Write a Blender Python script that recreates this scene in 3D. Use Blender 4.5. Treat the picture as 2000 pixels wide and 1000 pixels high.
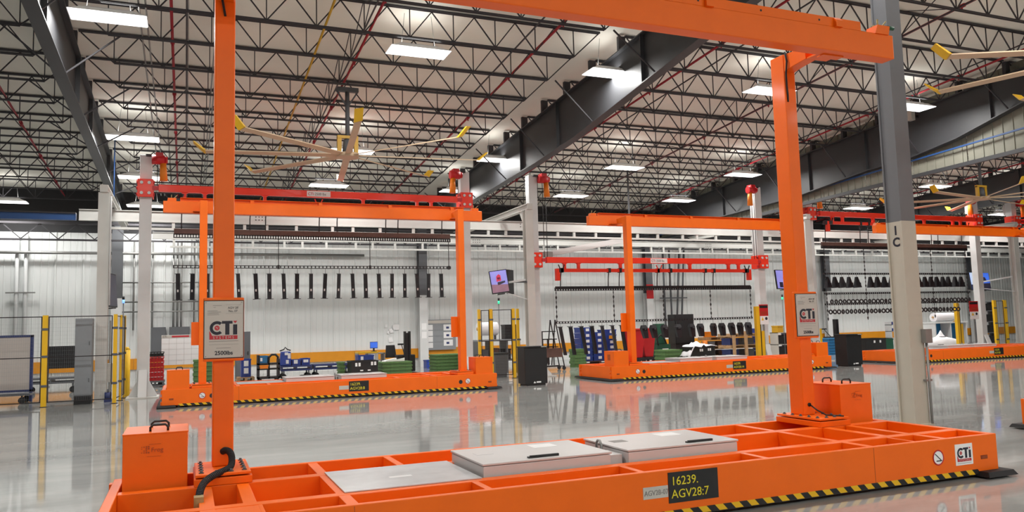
import bpy, math, random
from mathutils import Vector, Matrix

random.seed(7)
SC = bpy.context.scene
COL = SC.collection
for o in list(bpy.data.objects):
    bpy.data.objects.remove(o, do_unlink=True)

# ------------------------------------------------------------------ camera
F_PX = 1535.35
cam_d = bpy.data.cameras.new('camera')
cam_d.sensor_fit = 'HORIZONTAL'
cam_d.sensor_width = 36.0
cam_d.lens = F_PX / 2000.0 * 36.0
cam_d.clip_end = 300
cam = bpy.data.objects.new('camera', cam_d)
COL.objects.link(cam)
_rt = Vector((0.92397817, -0.38146940, -0.02730278))
_up = Vector((-0.00923284, -0.09361864, 0.99556532))
_fw = Vector((0.38233375, 0.91962854, 0.09002363))
_m = Matrix((_rt, _up, -_fw)).transposed().to_4x4()
_m.translation = Vector((0, 0, 1.711))
cam.matrix_world = _m
SC.camera = cam

# ------------------------------------------------------------------ world, exposure
world = bpy.data.worlds.new('world')
SC.world = world
world.use_nodes = True
world.node_tree.nodes['Background'].inputs[0].default_value = (0.75, 0.8, 0.9, 1)
world.node_tree.nodes['Background'].inputs[1].default_value = 0.15
SC.view_settings.view_transform = 'Standard'
SC.view_settings.look = 'None'
SC.view_settings.gamma = 1.0
SC.view_settings.use_curve_mapping = False
SC.view_settings.exposure = -1.08
LAMP_WATTS = 400.0
SC.cycles.max_bounces = 4
SC.cycles.diffuse_bounces = 3
SC.cycles.glossy_bounces = 3
SC.cycles.caustics_reflective = False
SC.cycles.caustics_refractive = False
SC.cycles.adaptive_threshold = .06
SC.cycles.adaptive_min_samples = 16
SC.render.use_persistent_data = False

# ------------------------------------------------------------------ materials
def srgb(r, g, b):
    f = lambda c: (c / 12.92 if c <= .04045 else ((c + .055) / 1.055) ** 2.4)
    return (f(r / 255), f(g / 255), f(b / 255), 1)

def mat(name, rgb, rough=.5, metal=0.0, var=.06, scale=3.0, bump=0.0, bscale=40.0, coat=0.0, emit=0.0, spec=.5):
    m = bpy.data.materials.new(name)
    m.use_nodes = True
    nt = m.node_tree
    b = nt.nodes['Principled BSDF']
    c = srgb(*rgb)
    tc = nt.nodes.new('ShaderNodeTexCoord')
    n = nt.nodes.new('ShaderNodeTexNoise')
    n.inputs['Scale'].default_value = scale
    n.inputs['Detail'].default_value = 4
    nt.links.new(tc.outputs['Object'], n.inputs['Vector'])
    r = nt.nodes.new('ShaderNodeMapRange')
    r.inputs['From Min'].default_value = .25
    r.inputs['From Max'].default_value = .75
    r.inputs['To Min'].default_value = 1 - var
    r.inputs['To Max'].default_value = 1 + var
    nt.links.new(n.outputs['Fac'], r.inputs['Value'])
    mul = nt.nodes.new('ShaderNodeVectorMath')
    mul.operation = 'SCALE'
    mul.inputs[0].default_value = c[:3]
    nt.links.new(r.outputs['Result'], mul.inputs['Scale'])
    nt.links.new(mul.outputs['Vector'], b.inputs['Base Color'])
    b.inputs['Roughness'].default_value = rough
    b.inputs['Metallic'].default_value = metal
    b.inputs['Specular IOR Level'].default_value = spec
    b.inputs['Coat Weight'].default_value = coat
    b.inputs['Coat Roughness'].default_value = .1
    if emit:
        nt.links.new(mul.outputs['Vector'], b.inputs['Emission Color'])
        b.inputs['Emission Strength'].default_value = emit
        m.cycles.emission_sampling = 'NONE'
    if bump:
        n2 = nt.nodes.new('ShaderNodeTexNoise')
        n2.inputs['Scale'].default_value = bscale
        nt.links.new(tc.outputs['Object'], n2.inputs['Vector'])
        bp = nt.nodes.new('ShaderNodeBump')
        bp.inputs['Strength'].default_value = bump
        bp.inputs['Distance'].default_value = .02
        nt.links.new(n2.outputs['Fac'], bp.inputs['Height'])
        nt.links.new(bp.outputs['Normal'], b.inputs['Normal'])
    return m

M = {}
M['orange'] = mat('orange_paint', (250, 109, 6), .42, var=.04, coat=.08, spec=.35)
M['red'] = mat('red_paint', (246, 56, 26), .42, var=.04, coat=.08, spec=.35)
M['white'] = mat('white_paint', (214, 216, 216), .45, var=.03)
M['rail'] = mat('conveyor_rail_paint', (190, 190, 186), .5, var=.04)
M['cream'] = mat('cream_paint', (205, 204, 199), .5, var=.04)
M['panelwhite'] = mat('white_wall_panel', (224, 227, 226), .5, var=.02, scale=.6)
M['darkwall'] = mat('dark_upper_wall', (52, 52, 54), .8)
M['deck'] = mat('white_roof_insulation', (240, 237, 226), .8, var=.05, scale=.7, bump=.5, bscale=3)
M['joist'] = mat('grey_joist_paint', (58, 56, 60), .6, var=.1)
M['girder'] = mat('charcoal_girder_paint', (58, 59, 62), .5, var=.08, scale=1.2)
M['sprinkler'] = mat('red_pipe_paint', (160, 24, 40), .5)
M['gas'] = mat('yellow_pipe_paint', (208, 160, 40), .5)
M['conduit'] = mat('galvanised_conduit', (150, 150, 148), .45, .6)
M['lamp_body'] = mat('white_lamp_housing', (235, 235, 235), .4)
M['lens'] = mat('lamp_lens', (255, 255, 255), .4, var=0, emit=6.0)
M['steel'] = mat('brushed_steel', (206, 208, 210), .32, .35, var=.1, scale=6)
M['darksteel'] = mat('dark_steel', (52, 48, 50), .45, .4, var=.15, scale=8)
M['workblack'] = mat('black_workpiece', (38, 37, 42), .38, .2, var=.15, scale=6)
M['black'] = mat('black_plastic', (24, 24, 26), .45)
M['rubber'] = mat('black_rubber', (34, 32, 34), .7, bump=.3, bscale=120)
M['grey'] = mat('grey_paint', (140, 144, 148), .5)
M['dgrey'] = mat('dark_grey_paint', (92, 94, 98), .5)
M['lightgrey'] = mat('light_grey_enclosure', (206, 203, 202), .4, var=.02)
M['yellow'] = mat('yellow_paint', (236, 186, 26), .45)
M['amber'] = mat('amber_wall_band', (222, 146, 22), .5, var=.05)
M['ochre'] = mat('orange_bag', (236, 132, 26), .55)
M['beige'] = mat('fan_blade_beige', (204, 178, 148), .5)
M['blue'] = mat('blue_plastic', (38, 66, 150), .45)
M['teal'] = mat('teal_blue_plastic', (34, 110, 160), .45)
M['dblue'] = mat('dark_blue_steel', (44, 56, 108), .5)
M['brightblue'] = mat('blue_pipe', (34, 74, 130), .5)
M['green'] = mat('green_plastic', (84, 118, 66), .55, var=.2, scale=12)
M['dgreen'] = mat('dark_green_steel', (28, 84, 60), .5)
M['crimson'] = mat('crimson_plastic', (196, 26, 32), .45)
M['paper'] = mat('white_paper', (240, 240, 240), .7, var=.02)
M['brown'] = mat('brown_load_bar', (98, 70, 62), .55, .2, var=.2, scale=6)
M['wood'] = mat('pallet_wood', (176, 140, 102), .75, var=.2, scale=6)
M['tan'] = mat('tan_cardboard', (196, 160, 112), .75)
M['ink'] = mat('dark_ink', (34, 34, 48), .5, var=0)
M['redink'] = mat('red_ink', (196, 44, 56), .5, var=0)
M['greyink'] = mat('grey_ink', (140, 136, 132), .6, var=0)
M['emblem'] = mat('faded_emblem', (176, 72, 14), .5, var=0)
M['burnt'] = mat('faded_brown_ink', (150, 66, 22), .5, var=0)
M['signface'] = mat('sign_face', (200, 196, 188), .35, .15, var=.03)
M['signyellow'] = mat('yellow_lettering', (232, 214, 40), .5, var=0)
M['hazblack'] = mat('hazard_black', (26, 24, 26), .5, var=0)
M['fabric'] = mat('white_cloth', (238, 238, 242), .8, var=.03)
M['plastic_sheet'] = mat('milky_plastic_sheet', (206, 196, 190), .3, var=.08, scale=1)
M['colgrey'] = mat('column_dark_grey', (112, 114, 118), .5, var=.04)
M['colcream'] = mat('column_cream', (196, 190, 176), .5, var=.04)
M['bronze'] = mat('bronze_bracket', (168, 150, 104), .45, .5)
M['fascia'] = mat('weathered_fascia', (138, 137, 124), .65, var=.1, scale=2)
M['greenlamp'] = mat('green_beacon', (60, 240, 170), .4, var=0, emit=2)
M['bluelamp'] = mat('blue_beacon', (120, 170, 255), .4, var=0, emit=3)
M['scr_sky'] = mat('screen_sky', (150, 150, 235), .3, var=.1, emit=.9)
M['scr_pale'] = mat('screen_pale', (205, 225, 255), .3, var=.05, emit=1.2)
M['scr_blue'] = mat('screen_blue', (60, 110, 230), .3, var=.2, emit=.9)
M['scr_field'] = mat('screen_field', (150, 110, 130), .3, var=.2, emit=.7)
M['scr_red'] = mat('screen_red', (214, 40, 80), .3, var=.1, emit=.8)
M['scr_dark'] = mat('screen_dark', (40, 34, 60), .3, var=.1, emit=.4)

def floor_material():
    m = bpy.data.materials.new('polished_concrete')
    m.use_nodes = True
    nt = m.node_tree
    b = nt.nodes['Principled BSDF']
    tc = nt.nodes.new('ShaderNodeTexCoord')
    mp = nt.nodes.new('ShaderNodeMapping')
    mp.inputs['Scale'].default_value = (.35, 1.1, 1)
    nt.links.new(tc.outputs['Object'], mp.inputs['Vector'])
    n = nt.nodes.new('ShaderNodeTexNoise')
    n.inputs['Scale'].default_value = 1.2
    n.inputs['Detail'].default_value = 8
    n.inputs['Roughness'].default_value = .62
    nt.links.new(mp.outputs['Vector'], n.inputs['Vector'])
    cr = nt.nodes.new('ShaderNodeValToRGB')
    cr.color_ramp.elements[0].position = .3
    cr.color_ramp.elements[0].color = srgb(150, 152, 151)
    cr.color_ramp.elements[1].position = .72
    cr.color_ramp.elements[1].color = srgb(184, 184, 180)
    nt.links.new(n.outputs['Fac'], cr.inputs['Fac'])
    nt.links.new(cr.outputs['Color'], b.inputs['Base Color'])
    n2 = nt.nodes.new('ShaderNodeTexNoise')
    n2.inputs['Scale'].default_value = 5
    n2.inputs['Detail'].default_value = 5
    nt.links.new(mp.outputs['Vector'], n2.inputs['Vector'])
    r = nt.nodes.new('ShaderNodeMapRange')
    r.inputs['From Min'].default_value = .3
    r.inputs['From Max'].default_value = .7
    r.inputs['To Min'].default_value = .035
    r.inputs['To Max'].default_value = .085
    nt.links.new(n2.outputs['Fac'], r.inputs['Value'])
    nt.links.new(r.outputs['Result'], b.inputs['Roughness'])
    b.inputs['IOR'].default_value = 1.6
    n3 = nt.nodes.new('ShaderNodeTexNoise')
    n3.inputs['Scale'].default_value = 2.2
    n3.inputs['Detail'].default_value = 3
    nt.links.new(tc.outputs['Object'], n3.inputs['Vector'])
    bp = nt.nodes.new('ShaderNodeBump')
    bp.inputs['Strength'].default_value = .02
    bp.inputs['Distance'].default_value = .02
    nt.links.new(n3.outputs['Fac'], bp.inputs['Height'])
    nt.links.new(bp.outputs['Normal'], b.inputs['Normal'])
    return m
M['floor'] = floor_material()

# ------------------------------------------------------------------ mesh builder
class MB:
    def __init__(s):
        s.v = []; s.f = []; s.mi = []; s.cur = 0; s.smooth = []
    def m(s, i): s.cur = i; return s
    def face(s, idx, sm=False): s.f.append(idx); s.mi.append(s.cur); s.smooth.append(sm)
    def quad(s, *pts):
        n = len(s.v); s.v += [tuple(p) for p in pts]; s.face(tuple(range(n, n + len(pts)))); return s
    def hexa(s, b, t):
        n = len(s.v); k = len(b); s.v += [tuple(p) for p in b] + [tuple(p) for p in t]
        s.face(tuple(n + i for i in reversed(range(k)))); s.face(tuple(n + k + i for i in range(k)))
        for i in range(k):
            j = (i + 1) % k; s.face((n + i, n + j, n + k + j, n + k + i))
        return s
    def box(s, x0, x1, y0, y1, z0, z1):
        return s.hexa([(x0, y0, z0), (x1, y0, z0), (x1, y1, z0), (x0, y1, z0)], [(x0, y0, z1), (x1, y0, z1), (x1, y1, z1), (x0, y1, z1)])
    def prism(s, poly, axis, a, b):
        # poly: 2-D outline in the other two axes (x: (y,z); y: (x,z); z: (x,y))
        def P(q, c):
            return {'x': (c, q[0], q[1]), 'y': (q[0], c, q[1]), 'z': (q[0], q[1], c)}[axis]
        A = [P(q, a) for q in poly]; B = [P(q, b) for q in poly]
        return s.hexa(A, B)
    def bar(s, p, q, w, h=None):
        p = Vector(p); q = Vector(q); h = h or w
        d = (q - p).normalized()
        up = Vector((0, 0, 1)) if abs(d.z) < .9 else Vector((0, 1, 0))
        a = d.cross(up).normalized() * (w / 2); c = a.cross(d).normalized() * (h / 2)
        return s.hexa([p - a - c, p + a - c, p + a + c, p - a + c], [q - a - c, q + a - c, q + a + c, q - a + c])
    def cyl(s, p, q, r, n=10, r2=None, cap=True):
        p = Vector(p); q = Vector(q); r2 = r if r2 is None else r2
        d = (q - p).normalized()
        up = Vector((0, 0, 1)) if abs(d.z) < .9 else Vector((1, 0, 0))
        a = d.cross(up).normalized(); c = d.cross(a)
        k = len(s.v)
        for base, rr in ((p, r), (q, r2)):
            for i in range(n):
                t = 2 * math.pi * i / n
                s.v.append(tuple(base + (a * math.cos(t) + c * math.sin(t)) * rr))
        for i in range(n):
            j = (i + 1) % n; s.face((k + i, k + j, k + n + j, k + n + i), True)
        if cap:
            s.face(tuple(k + i for i in reversed(range(n)))); s.face(tuple(k + n + i for i in range(n)))
        return s
    def tube(s, pts, r, n=8):
        pts = [Vector(p) for p in pts]; k = len(s.v); up = Vector((0, 0, 1)); prev = None
        for i, p in enumerate(pts):
            d = (pts[min(i + 1, len(pts) - 1)] - pts[max(i - 1, 0)]).normalized()
            if prev is None:
                a = d.cross(up if abs(d.z) < .95 else Vector((1, 0, 0))).normalized()
            else:
                a = (prev - d * prev.dot(d)).normalized()
            prev = a; c = d.cross(a)
            for j in range(n):
                t = 2 * math.pi * j / n
                s.v.append(tuple(p + (a * math.cos(t) + c * math.sin(t)) * r))
        for i in range(len(pts) - 1):
            for j in range(n):
                l = (j + 1) % n
                s.face((k + i * n + j, k + i * n + l, k + (i + 1) * n + l, k + (i + 1) * n + j), True)
        s.face(tuple(k + j for j in reversed(range(n)))); s.face(tuple(k + (len(pts) - 1) * n + j for j in range(n)))
        return s
    def ring(s, c, R, r, axis='y', n=16, k=6):
        b = len(s.v)
        for i in range(n):
            t = 2 * math.pi * i / n
            for j in range(k):
                u = 2 * math.pi * j / k
                rad = R + r * math.cos(u); h = r * math.sin(u)
                x, z = rad * math.cos(t), rad * math.sin(t)
                s.v.append({'y': (c[0] + x, c[1] + h, c[2] + z), 'z': (c[0] + x, c[1] + z, c[2] + h), 'x': (c[0] + h, c[1] + x, c[2] + z)}[axis])
        for i in range(n):
            for j in range(k):
                i2 = (i + 1) % n; j2 = (j + 1) % k
                s.face((b + i * k + j, b + i * k + j2, b + i2 * k + j2, b + i2 * k + j), True)
        return s
    def mesh(s, name, mats):
        me = bpy.data.meshes.new(name)
        me.from_pydata(s.v, [], s.f)
        for q in (mats if isinstance(mats, (list, tuple)) else [mats]):
            me.materials.append(M[q])
        me.polygons.foreach_set('material_index', s.mi)
        me.polygons.foreach_set('use_smooth', s.smooth)
        me.update()
        import bmesh
        bm = bmesh.new(); bm.from_mesh(me); bmesh.ops.recalc_face_normals(bm, faces=bm.faces); bm.to_mesh(me); bm.free()
        return me
    def build(s, name, mats, parent=None, loc=(0, 0, 0), bevel=0):
        return link(name, s.mesh(name, mats), parent, loc, bevel)

def link(name, me, parent=None, loc=(0, 0, 0), bevel=0):
    o = bpy.data.objects.new(name, me)
    COL.objects.link(o)
    o.location = loc
    if parent is not None:
        o.parent = parent
    if bevel:
        b = o.modifiers.new('edge', 'BEVEL'); b.width = bevel; b.segments = 2; b.limit_method = 'ANGLE'
    return o

def tag(o, label=None, cat=None, group=None, kind=None):
    if label: o['label'] = label
    if cat: o['category'] = cat
    if group: o['group'] = group
    if kind: o['kind'] = kind
    return o

def thing(name, label, cat, loc=(0, 0, 0), group=None, rz=0, kind=None):
    o = bpy.data.objects.new(name, None)
    o.empty_display_size = .2
    COL.objects.link(o)
    o.location = loc; o.rotation_euler = (0, 0, rz)
    return tag(o, label, cat, group, kind)

def copy_tree(o, loc=None, label=None, parent=None, rz=None):
    c = o.copy()
    COL.objects.link(c)
    c.parent = parent
    if loc is not None: c.location = loc
    if rz is not None: c.rotation_euler = (0, 0, rz)
    if label: c['label'] = label
    for ch in list(o.children):
        copy_tree(ch, parent=c)
    return c

_tcache = {}
def text(body, size, mt, parent, x, y, z, name='lettering', align='LEFT', face='-y', bold=0.0, sx=1.0):
    key = (body, size, mt, align, bold, sx)
    if key not in _tcache:
        cu = bpy.data.curves.new('t', 'FONT')
        cu.body = body; cu.size = size; cu.align_x = align; cu.extrude = .0008; cu.resolution_u = 3; cu.offset = bold
        ob = bpy.data.objects.new('t', cu)
        COL.objects.link(ob)
        me = bpy.data.meshes.new_from_object(ob)
        bpy.data.objects.remove(ob); bpy.data.curves.remove(cu)
        if sx != 1.0:
            for v in me.vertices: v.co.x *= sx
        me.materials.clear(); me.materials.append(M[mt])
        _tcache[key] = me
    o = link(name, _tcache[key], parent, (x, y, z))
    o.rotation_euler = (math.pi / 2, 0, {'-y': 0, '-x': -math.pi / 2, '+y': math.pi}[face])
    if face == 'up': o.rotation_euler = (0, 0, 0)
    return o

_units = ['', 'first', 'second', 'third', 'fourth', 'fifth', 'sixth', 'seventh', 'eighth', 'ninth', 'tenth', 'eleventh', 'twelfth', 'thirteenth', 'fourteenth', 'fifteenth', 'sixteenth', 'seventeenth', 'eighteenth', 'nineteenth']
def ordw(i):
    if i < 20: return _units[i]
    t, u = divmod(i, 10)
    if u == 0: return {2: 'twentieth', 3: 'thirtieth', 4: 'fortieth'}[t]
    return {2: 'twenty', 3: 'thirty', 4: 'forty'}[t] + '-' + _units[u]

# ================================================================== SETTING
XW0, XW1, YW0, YW1 = -26.7, 62.0, -14.0, 36.0
GX = [-14.7, -2.5, 10.3, 22.6, 34.8, 47.0, 59.2]
def zroof(y): return 9.3 - .0733 * (abs(y) - 15)

fl = MB(); fl.box(XW0, XW1, YW0, YW1 + .2, -.2, 0)
tag(fl.build('floor', 'floor'), 'polished grey concrete floor', 'floor', kind='structure')

# back wall: backing, ribbed white panels, dark band above, amber band at the foot
wb = MB(); wb.box(XW0, XW1, YW1, YW1 + .2, 0, 8.2)
wall_back = tag(wb.build('wall_back', 'darkwall'), 'long white ribbed metal wall at the back', 'wall', kind='structure')
pm = MB()
pm.box(0, 1.0, -.03, 0, 0, 6.0)
for k in range(4):
    x = .125 + k * .25
    w_, d_ = (.045, .045) if k == 0 else (.025, .015)
    pm.prism([(x - w_, -.03), (x + w_, -.03), (x + w_ * .5, -.03 - d_), (x - w_ * .5, -.03 - d_)], 'z', 0, 6.0)
pme = pm.mesh('wall_panel', 'panelwhite')
for i in range(76):
    link('wall_panel', pme, wall_back, (-15.0 + i * 1.002, YW1, 0))
bd = MB(); bd.box(0, 3.0, -.10, -.0, .40, .84)
bme = bd.mesh('kick_band', 'amber')
for i in range(24):
    link('kick_band', bme, wall_back, (-14 + i * 3.01, YW1 - .03, 0))
for nm, bx in (('wall_left', (XW0 - .2, XW0, YW0, YW1, 0, 10.5)), ('wall_right', (XW1, XW1 + .2, YW0, YW1, 0, 10.5)), ('wall_front', (XW0, XW1, YW0 - .2, YW0, 0, 10.5))):
    q = MB(); q.box(*bx)
    tag(q.build(nm, 'panelwhite'), {'wall_left': 'plain white side wall past the fenced cell', 'wall_right': 'plain white end wall past the last station', 'wall_front': 'plain white wall opposite the ribbed wall'}[nm], 'wall', kind='structure')

# roof deck: sagging white insulation between the joists
JY = [12.3 + 1.585 * k for k in range(15)]
ys = []
y = YW0
while y < 11.0:
    ys.append((y, 0)); y += 1.585 / 2
for a in JY:
    ys += [(a - .55, .03), (a, 0.0), (a + .4, .035), (a + .79, .05)]
ys.append((YW1 + .2, 0)); ys = sorted(set(ys))
dk = MB(); nx = 60
for (yy, sg) in ys:
    for i in range(nx + 1):
        xx = XW0 + (XW1 - XW0) * i / nx
        dk.v.append((xx, yy, zroof(yy) - sg * (.8 + .4 * math.sin(i * 2.1))))
for j in range(len(ys) - 1):
    for i in range(nx):
        a = j * (nx + 1) + i; dk.face((a, a + 1, a + nx + 2, a + nx + 1), True)
n0 = len(dk.v)
for (xx, yy) in ((XW0, YW0), (XW1, YW0), (XW1, 0), (XW0, 0), (XW1, YW1 + .2), (XW0, YW1 + .2)):
    dk.v.append((xx, yy, zroof(yy) + .12))
dk.face((n0, n0 + 1, n0 + 2, n0 + 3)); dk.face((n0 + 3, n0 + 2, n0 + 4, n0 + 5))
ceiling = tag(dk.build('ceiling', 'deck'), 'sloping roof with white insulation behind open web joists', 'ceiling', kind='structure')

# open-web joists, one per bay and row
JL = 12.05; JD = .72
jm = MB()
jm.bar((.0, -.03, -.02), (JL, -.03, -.02), .03, .045); jm.bar((0, .03, -.02), (JL, .03, -.02), .03, .045)
jm.bar((.75, -.03, -JD), (JL - .75, -.03, -JD), .025, .038); jm.bar((.75, .03, -JD), (JL - .75, .03, -JD), .025, .038)
jme = jm.mesh('roof_joist', 'joist')
jw = MB(); npan = 10; x0 = .75; pw = (JL - 1.5) / npan
nodes = [x0 + i * pw for i in range(npan + 1)]
jw.bar((.05, 0, -.06), (nodes[0], 0, -JD), .028); jw.bar((JL - .05, 0, -.06), (nodes[-1], 0, -JD), .028)
for i in range(npan):
    mx = nodes[i] + pw / 2
    jw.bar((nodes[i], 0, -JD), (mx, 0, -.05), .026); jw.bar((mx, 0, -.05), (nodes[i + 1], 0, -JD), .026)
for xx in nodes: jw.bar((xx, 0, -JD), (xx, 0, -.05), .022)
jwme = jw.mesh('web', 'joist')
for gi in range(len(GX) - 1):
    for yy in JY:
        jo = link('roof_joist', jme, ceiling, (GX[gi] + .12, yy, zroof(yy) - .02))
        link('web', jwme, jo)
# bridging angles that tie the joists together
for gi in range(1, 5):
    for fr in (.2, .5, .8):
        for off in (.68,):
            b_ = MB(); xx = GX[gi] + 12.25 * fr
            b_.bar((xx, 11, zroof(11) - off - .05), (xx, 35.5, zroof(35.5) - off - .05), .028)
            b_.build('bridging_bar', 'joist', ceiling)
# diagonal bridging in three of the bays
for gi in range(1, 4):
    for fr in (.5,):
        b_ = MB(); xx = GX[gi] + 12.25 * fr
        for k in range(len(JY) - 1):
            b_.bar((xx, JY[k], zroof(JY[k]) - .05), (xx, JY[k + 1], zroof(JY[k + 1]) - .72), .018)
            b_.bar((xx, JY[k], zroof(JY[k]) - .72), (xx, JY[k + 1], zroof(JY[k + 1]) - .05), .018)
        b_.build('cross_bridging', 'joist', ceiling)

# tapered main girders
GP = {1: [(6.0, 7.9), (12.0, 7.62), (15.0, 7.45), (18.7, 7.28), (24.0, 7.15), (27.7, 7.0), (35.7, 6.6)], 2: [(6.0, 8.4), (9.3, 8.3), (13.7, 7.82), (19.7, 7.09), (22.4, 6.9), (27.1, 6.7), (35.7, 6.45)], 3: [(6.0, 8.7), (12.0, 8.3), (15.0, 7.85), (17.2, 7.3), (18.9, 7.05), (20.7, 6.98), (24.3, 6.62), (35.7, 6.3)]}
GP[4] = GP[5] = GP[2]
glab = {1: 'charcoal roof girder over the fenced cell', 2: 'charcoal roof girder between the big fan and the grey column', 3: 'charcoal roof girder above the pale fascia panel', 4: 'charcoal roof girder past the far fan', 5: 'charcoal roof girder at the far end of the hall'}
for gi in range(1, 6):
    gx = GX[gi]; GB = GP[gi]
    gd = thing('roof_girder', glab[gi], 'girder', (gx, 0, 0), 'tapered roof girders')
    w_ = MB()
    for a, b in zip(GB[:-1], GB[1:]):
        w_.hexa([(-.012, a[0], a[1]), (.012, a[0], a[1]), (.012, a[0], zroof(a[0]) - .45), (-.012, a[0], zroof(a[0]) - .45)], [(-.012, b[0], b[1]), (.012, b[0], b[1]), (.012, b[0], zroof(b[0]) - .45), (-.012, b[0], zroof(b[0]) - .45)])
    w_.build('web', 'girder', gd)
    for nm, fz in (('bottom_flange', lambda q: q[1]), ('top_flange', lambda q: zroof(q[0]) - .45)):
        w_ = MB()
        for a, b in zip(GB[:-1], GB[1:]):
            w_.hexa([(-.13, a[0], fz(a) - .03), (.13, a[0], fz(a) - .03), (.13, a[0], fz(a)), (-.13, a[0], fz(a))], [(-.13, b[0], fz(b) - .03), (.13, b[0], fz(b) - .03), (.13, b[0], fz(b)), (-.13, b[0], fz(b))])
        w_.build(nm, 'girder', gd)
    def gbot(y):
        for a, b in zip(GB[:-1], GB[1:]):
            if a[0] <= y <= b[0]: return a[1] + (b[1] - a[1]) * (y - a[0]) / (b[0] - a[0])
    for yy in (20.8, 23.6, 29.0, 16.0):
        w_ = MB(); w_.box(-.11, .11, yy - .012, yy + .012, gbot(yy), zroof(yy) - .46); w_.build('stiffener', 'girder', gd)
    for yy in JY:
        w_ = MB(); w_.box(-.1, .1, yy - .05, yy + .05, zroof(yy) - .45, zroof(yy) - .06); w_.build('joist_seat', 'joist', gd)
    for k in (2, 4, 6, 8, 10, 12):
        yy = JY[k]
        for sx in (-1, 1):
            w_ = MB(); w_.bar((sx * .06, yy, gbot(yy) + .05), (sx * 1.15, yy, zroof(yy) - JD), .032); w_.build('flange_brace', 'joist', gd)

# pale fascia panel hung below the third girder
fs = thing('fascia_panel', 'weathered pale draft curtain of ribbed sheet below the roof girder', 'panel', (GX[3] + .25, 0, 0))
for k in range(12):
    y0 = 11.0 + k * 2.04
    w_ = MB(); z0 = 6.55 - .024 * (y0 - 15)
    w_.hexa([(-.02, y0, z0), (.02, y0, z0), (.02, y0, zroof(y0) - .1), (-.02, y0, zroof(y0) - .1)], [(-.02, y0 + 2.0, z0 - .048), (.02, y0 + 2.0, z0 - .048), (.02, y0 + 2.0, zroof(y0 + 2) - .1), (-.02, y0 + 2.0, zroof(y0 + 2) - .1)])
    for r in range(6):
        w_.bar((-.03, y0 + .15 + r * .33, z0 + .02), (-.03, y0 + .15 + r * .33, zroof(y0) - .2), .03)
    w_.build('sheet', 'fascia', fs)
w_ = MB(); w_.bar((-.03, 11, 6.62), (-.03, 35.5, 6.03), .12, .12); w_.build('edge_angle', 'girder', fs)
w_ = MB(); w_.bar((-.2, 11, 7.3), (-.2, 35.5, 6.2), .05, .05); w_.build('blue_pipe', 'brightblue', fs)

# truss girder along the top of the back wall
tg = thing('wall_truss', 'dark open truss along the top of the white wall', 'truss', (0, 34.6, 0))
for a in range(-3, 11):
    x0 = -14.6 + (a + 3) * 5.0
    w_ = MB()
    w_.bar((x0, 0, 6.2), (x0 + 5, 0, 6.2), .10, .08); w_.bar((x0, 0, 5.55), (x0 + 5, 0, 5.55), .08, .07)
    for k in range(4):
        w_.bar((x0 + k * 1.25, 0, 5.58), (x0 + k * 1.25 + .62, 0, 6.17), .035); w_.bar((x0 + k * 1.25 + .62, 0, 6.17), (x0 + k * 1.25 + 1.25, 0, 5.58), .035)
    w_.build('truss_section', 'joist', tg)

# wall columns, dark above and white below
cl_names = ['beside the fenced cell', 'beside the grey notice board', 'behind the hanging forks', 'behind the kiosk with the ring racks', 'at the far end of the wall']
for gi in range(1, 6):
    wc = thing('wall_column', 'steel wall column, dark above and white below, ' + cl_names[gi - 1], 'column', (GX[gi] - .1, 35.55, 0), 'wall columns')
    for nm, mt, z0, z1 in (('lower_shaft', 'white', 0, 3.3), ('upper_shaft', 'dgrey', 3.3, 6.55)):
        w_ = MB(); w_.box(-.2, .2, -.16, -.14, z0, z1); w_.box(-.2, .2, .14, .16, z0, z1); w_.box(-.012, .012, -.14, .14, z0, z1); w_.build(nm, mt, wc)
    if gi == 3:
        w_ = MB(); w_.box(-.21, .21, -.175, -.162, 3.0, 3.75); w_.build('red_band', 'crimson', wc)

# pipes under the roof
for i, px in enumerate((-8.7, -4.5, -.35, 3.88, 8.1, 12.6, 17.0, 21.2, 25.5, 29.7, 33.9)):
    w_ = MB(); w_.cyl((0, 10.5, zroof(10.5) - .45), (0, 35.2, zroof(35.2) - .45), .032, 8)
    p_ = thing('sprinkler_pipe', f'red sprinkler pipe under the roof, {ordw(i + 1)} from the fenced cell end', 'pipe', (px, 0, 0), 'sprinkler pipes')
    w_.build('pipe_run', 'sprinkler', p_)
    for k in range(7):
        yy = 12.5 + k * 3.4
        w_ = MB(); w_.cyl((0, yy, zroof(yy) - .45), (0, yy + .14, zroof(yy + .14) - .45), .05, 8); w_.cyl((0, yy + .07, zroof(yy) - .45), (0, yy + .07, zroof(yy) - .56), .018, 6)
        w_.build('coupling', 'sprinkler', p_)
w_ = MB(); w_.cyl((2.85, 10.5, zroof(10.5) - .5), (2.85, 34.8, zroof(34.8) - .5), .028, 8)
tag(w_.build('gas_pipe', 'gas'), 'thin yellow gas pipe crossing the roof beside the fan', 'pipe')
for nm, xs in (('single', (-.02,)), ('pair', (-.95, -.82)), ('far pair', (.55, .62))):
    c_ = thing('conduit', {'single': 'grey conduit run beside the red pipe over the white station column', 'pair': 'pair of pale conduits under the roof near the charcoal girder', 'far pair': 'thin pair of dark conduits under the roof by the tall orange post'}[nm], 'conduit', (0, 0, 0))
    for xx in xs:
        w_ = MB(); w_.cyl((xx, 10.5, zroof(10.5) - .7), (xx, 33.5, zroof(33.5) - .7), .018, 6); w_.build('tube', 'conduit', c_)

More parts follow.
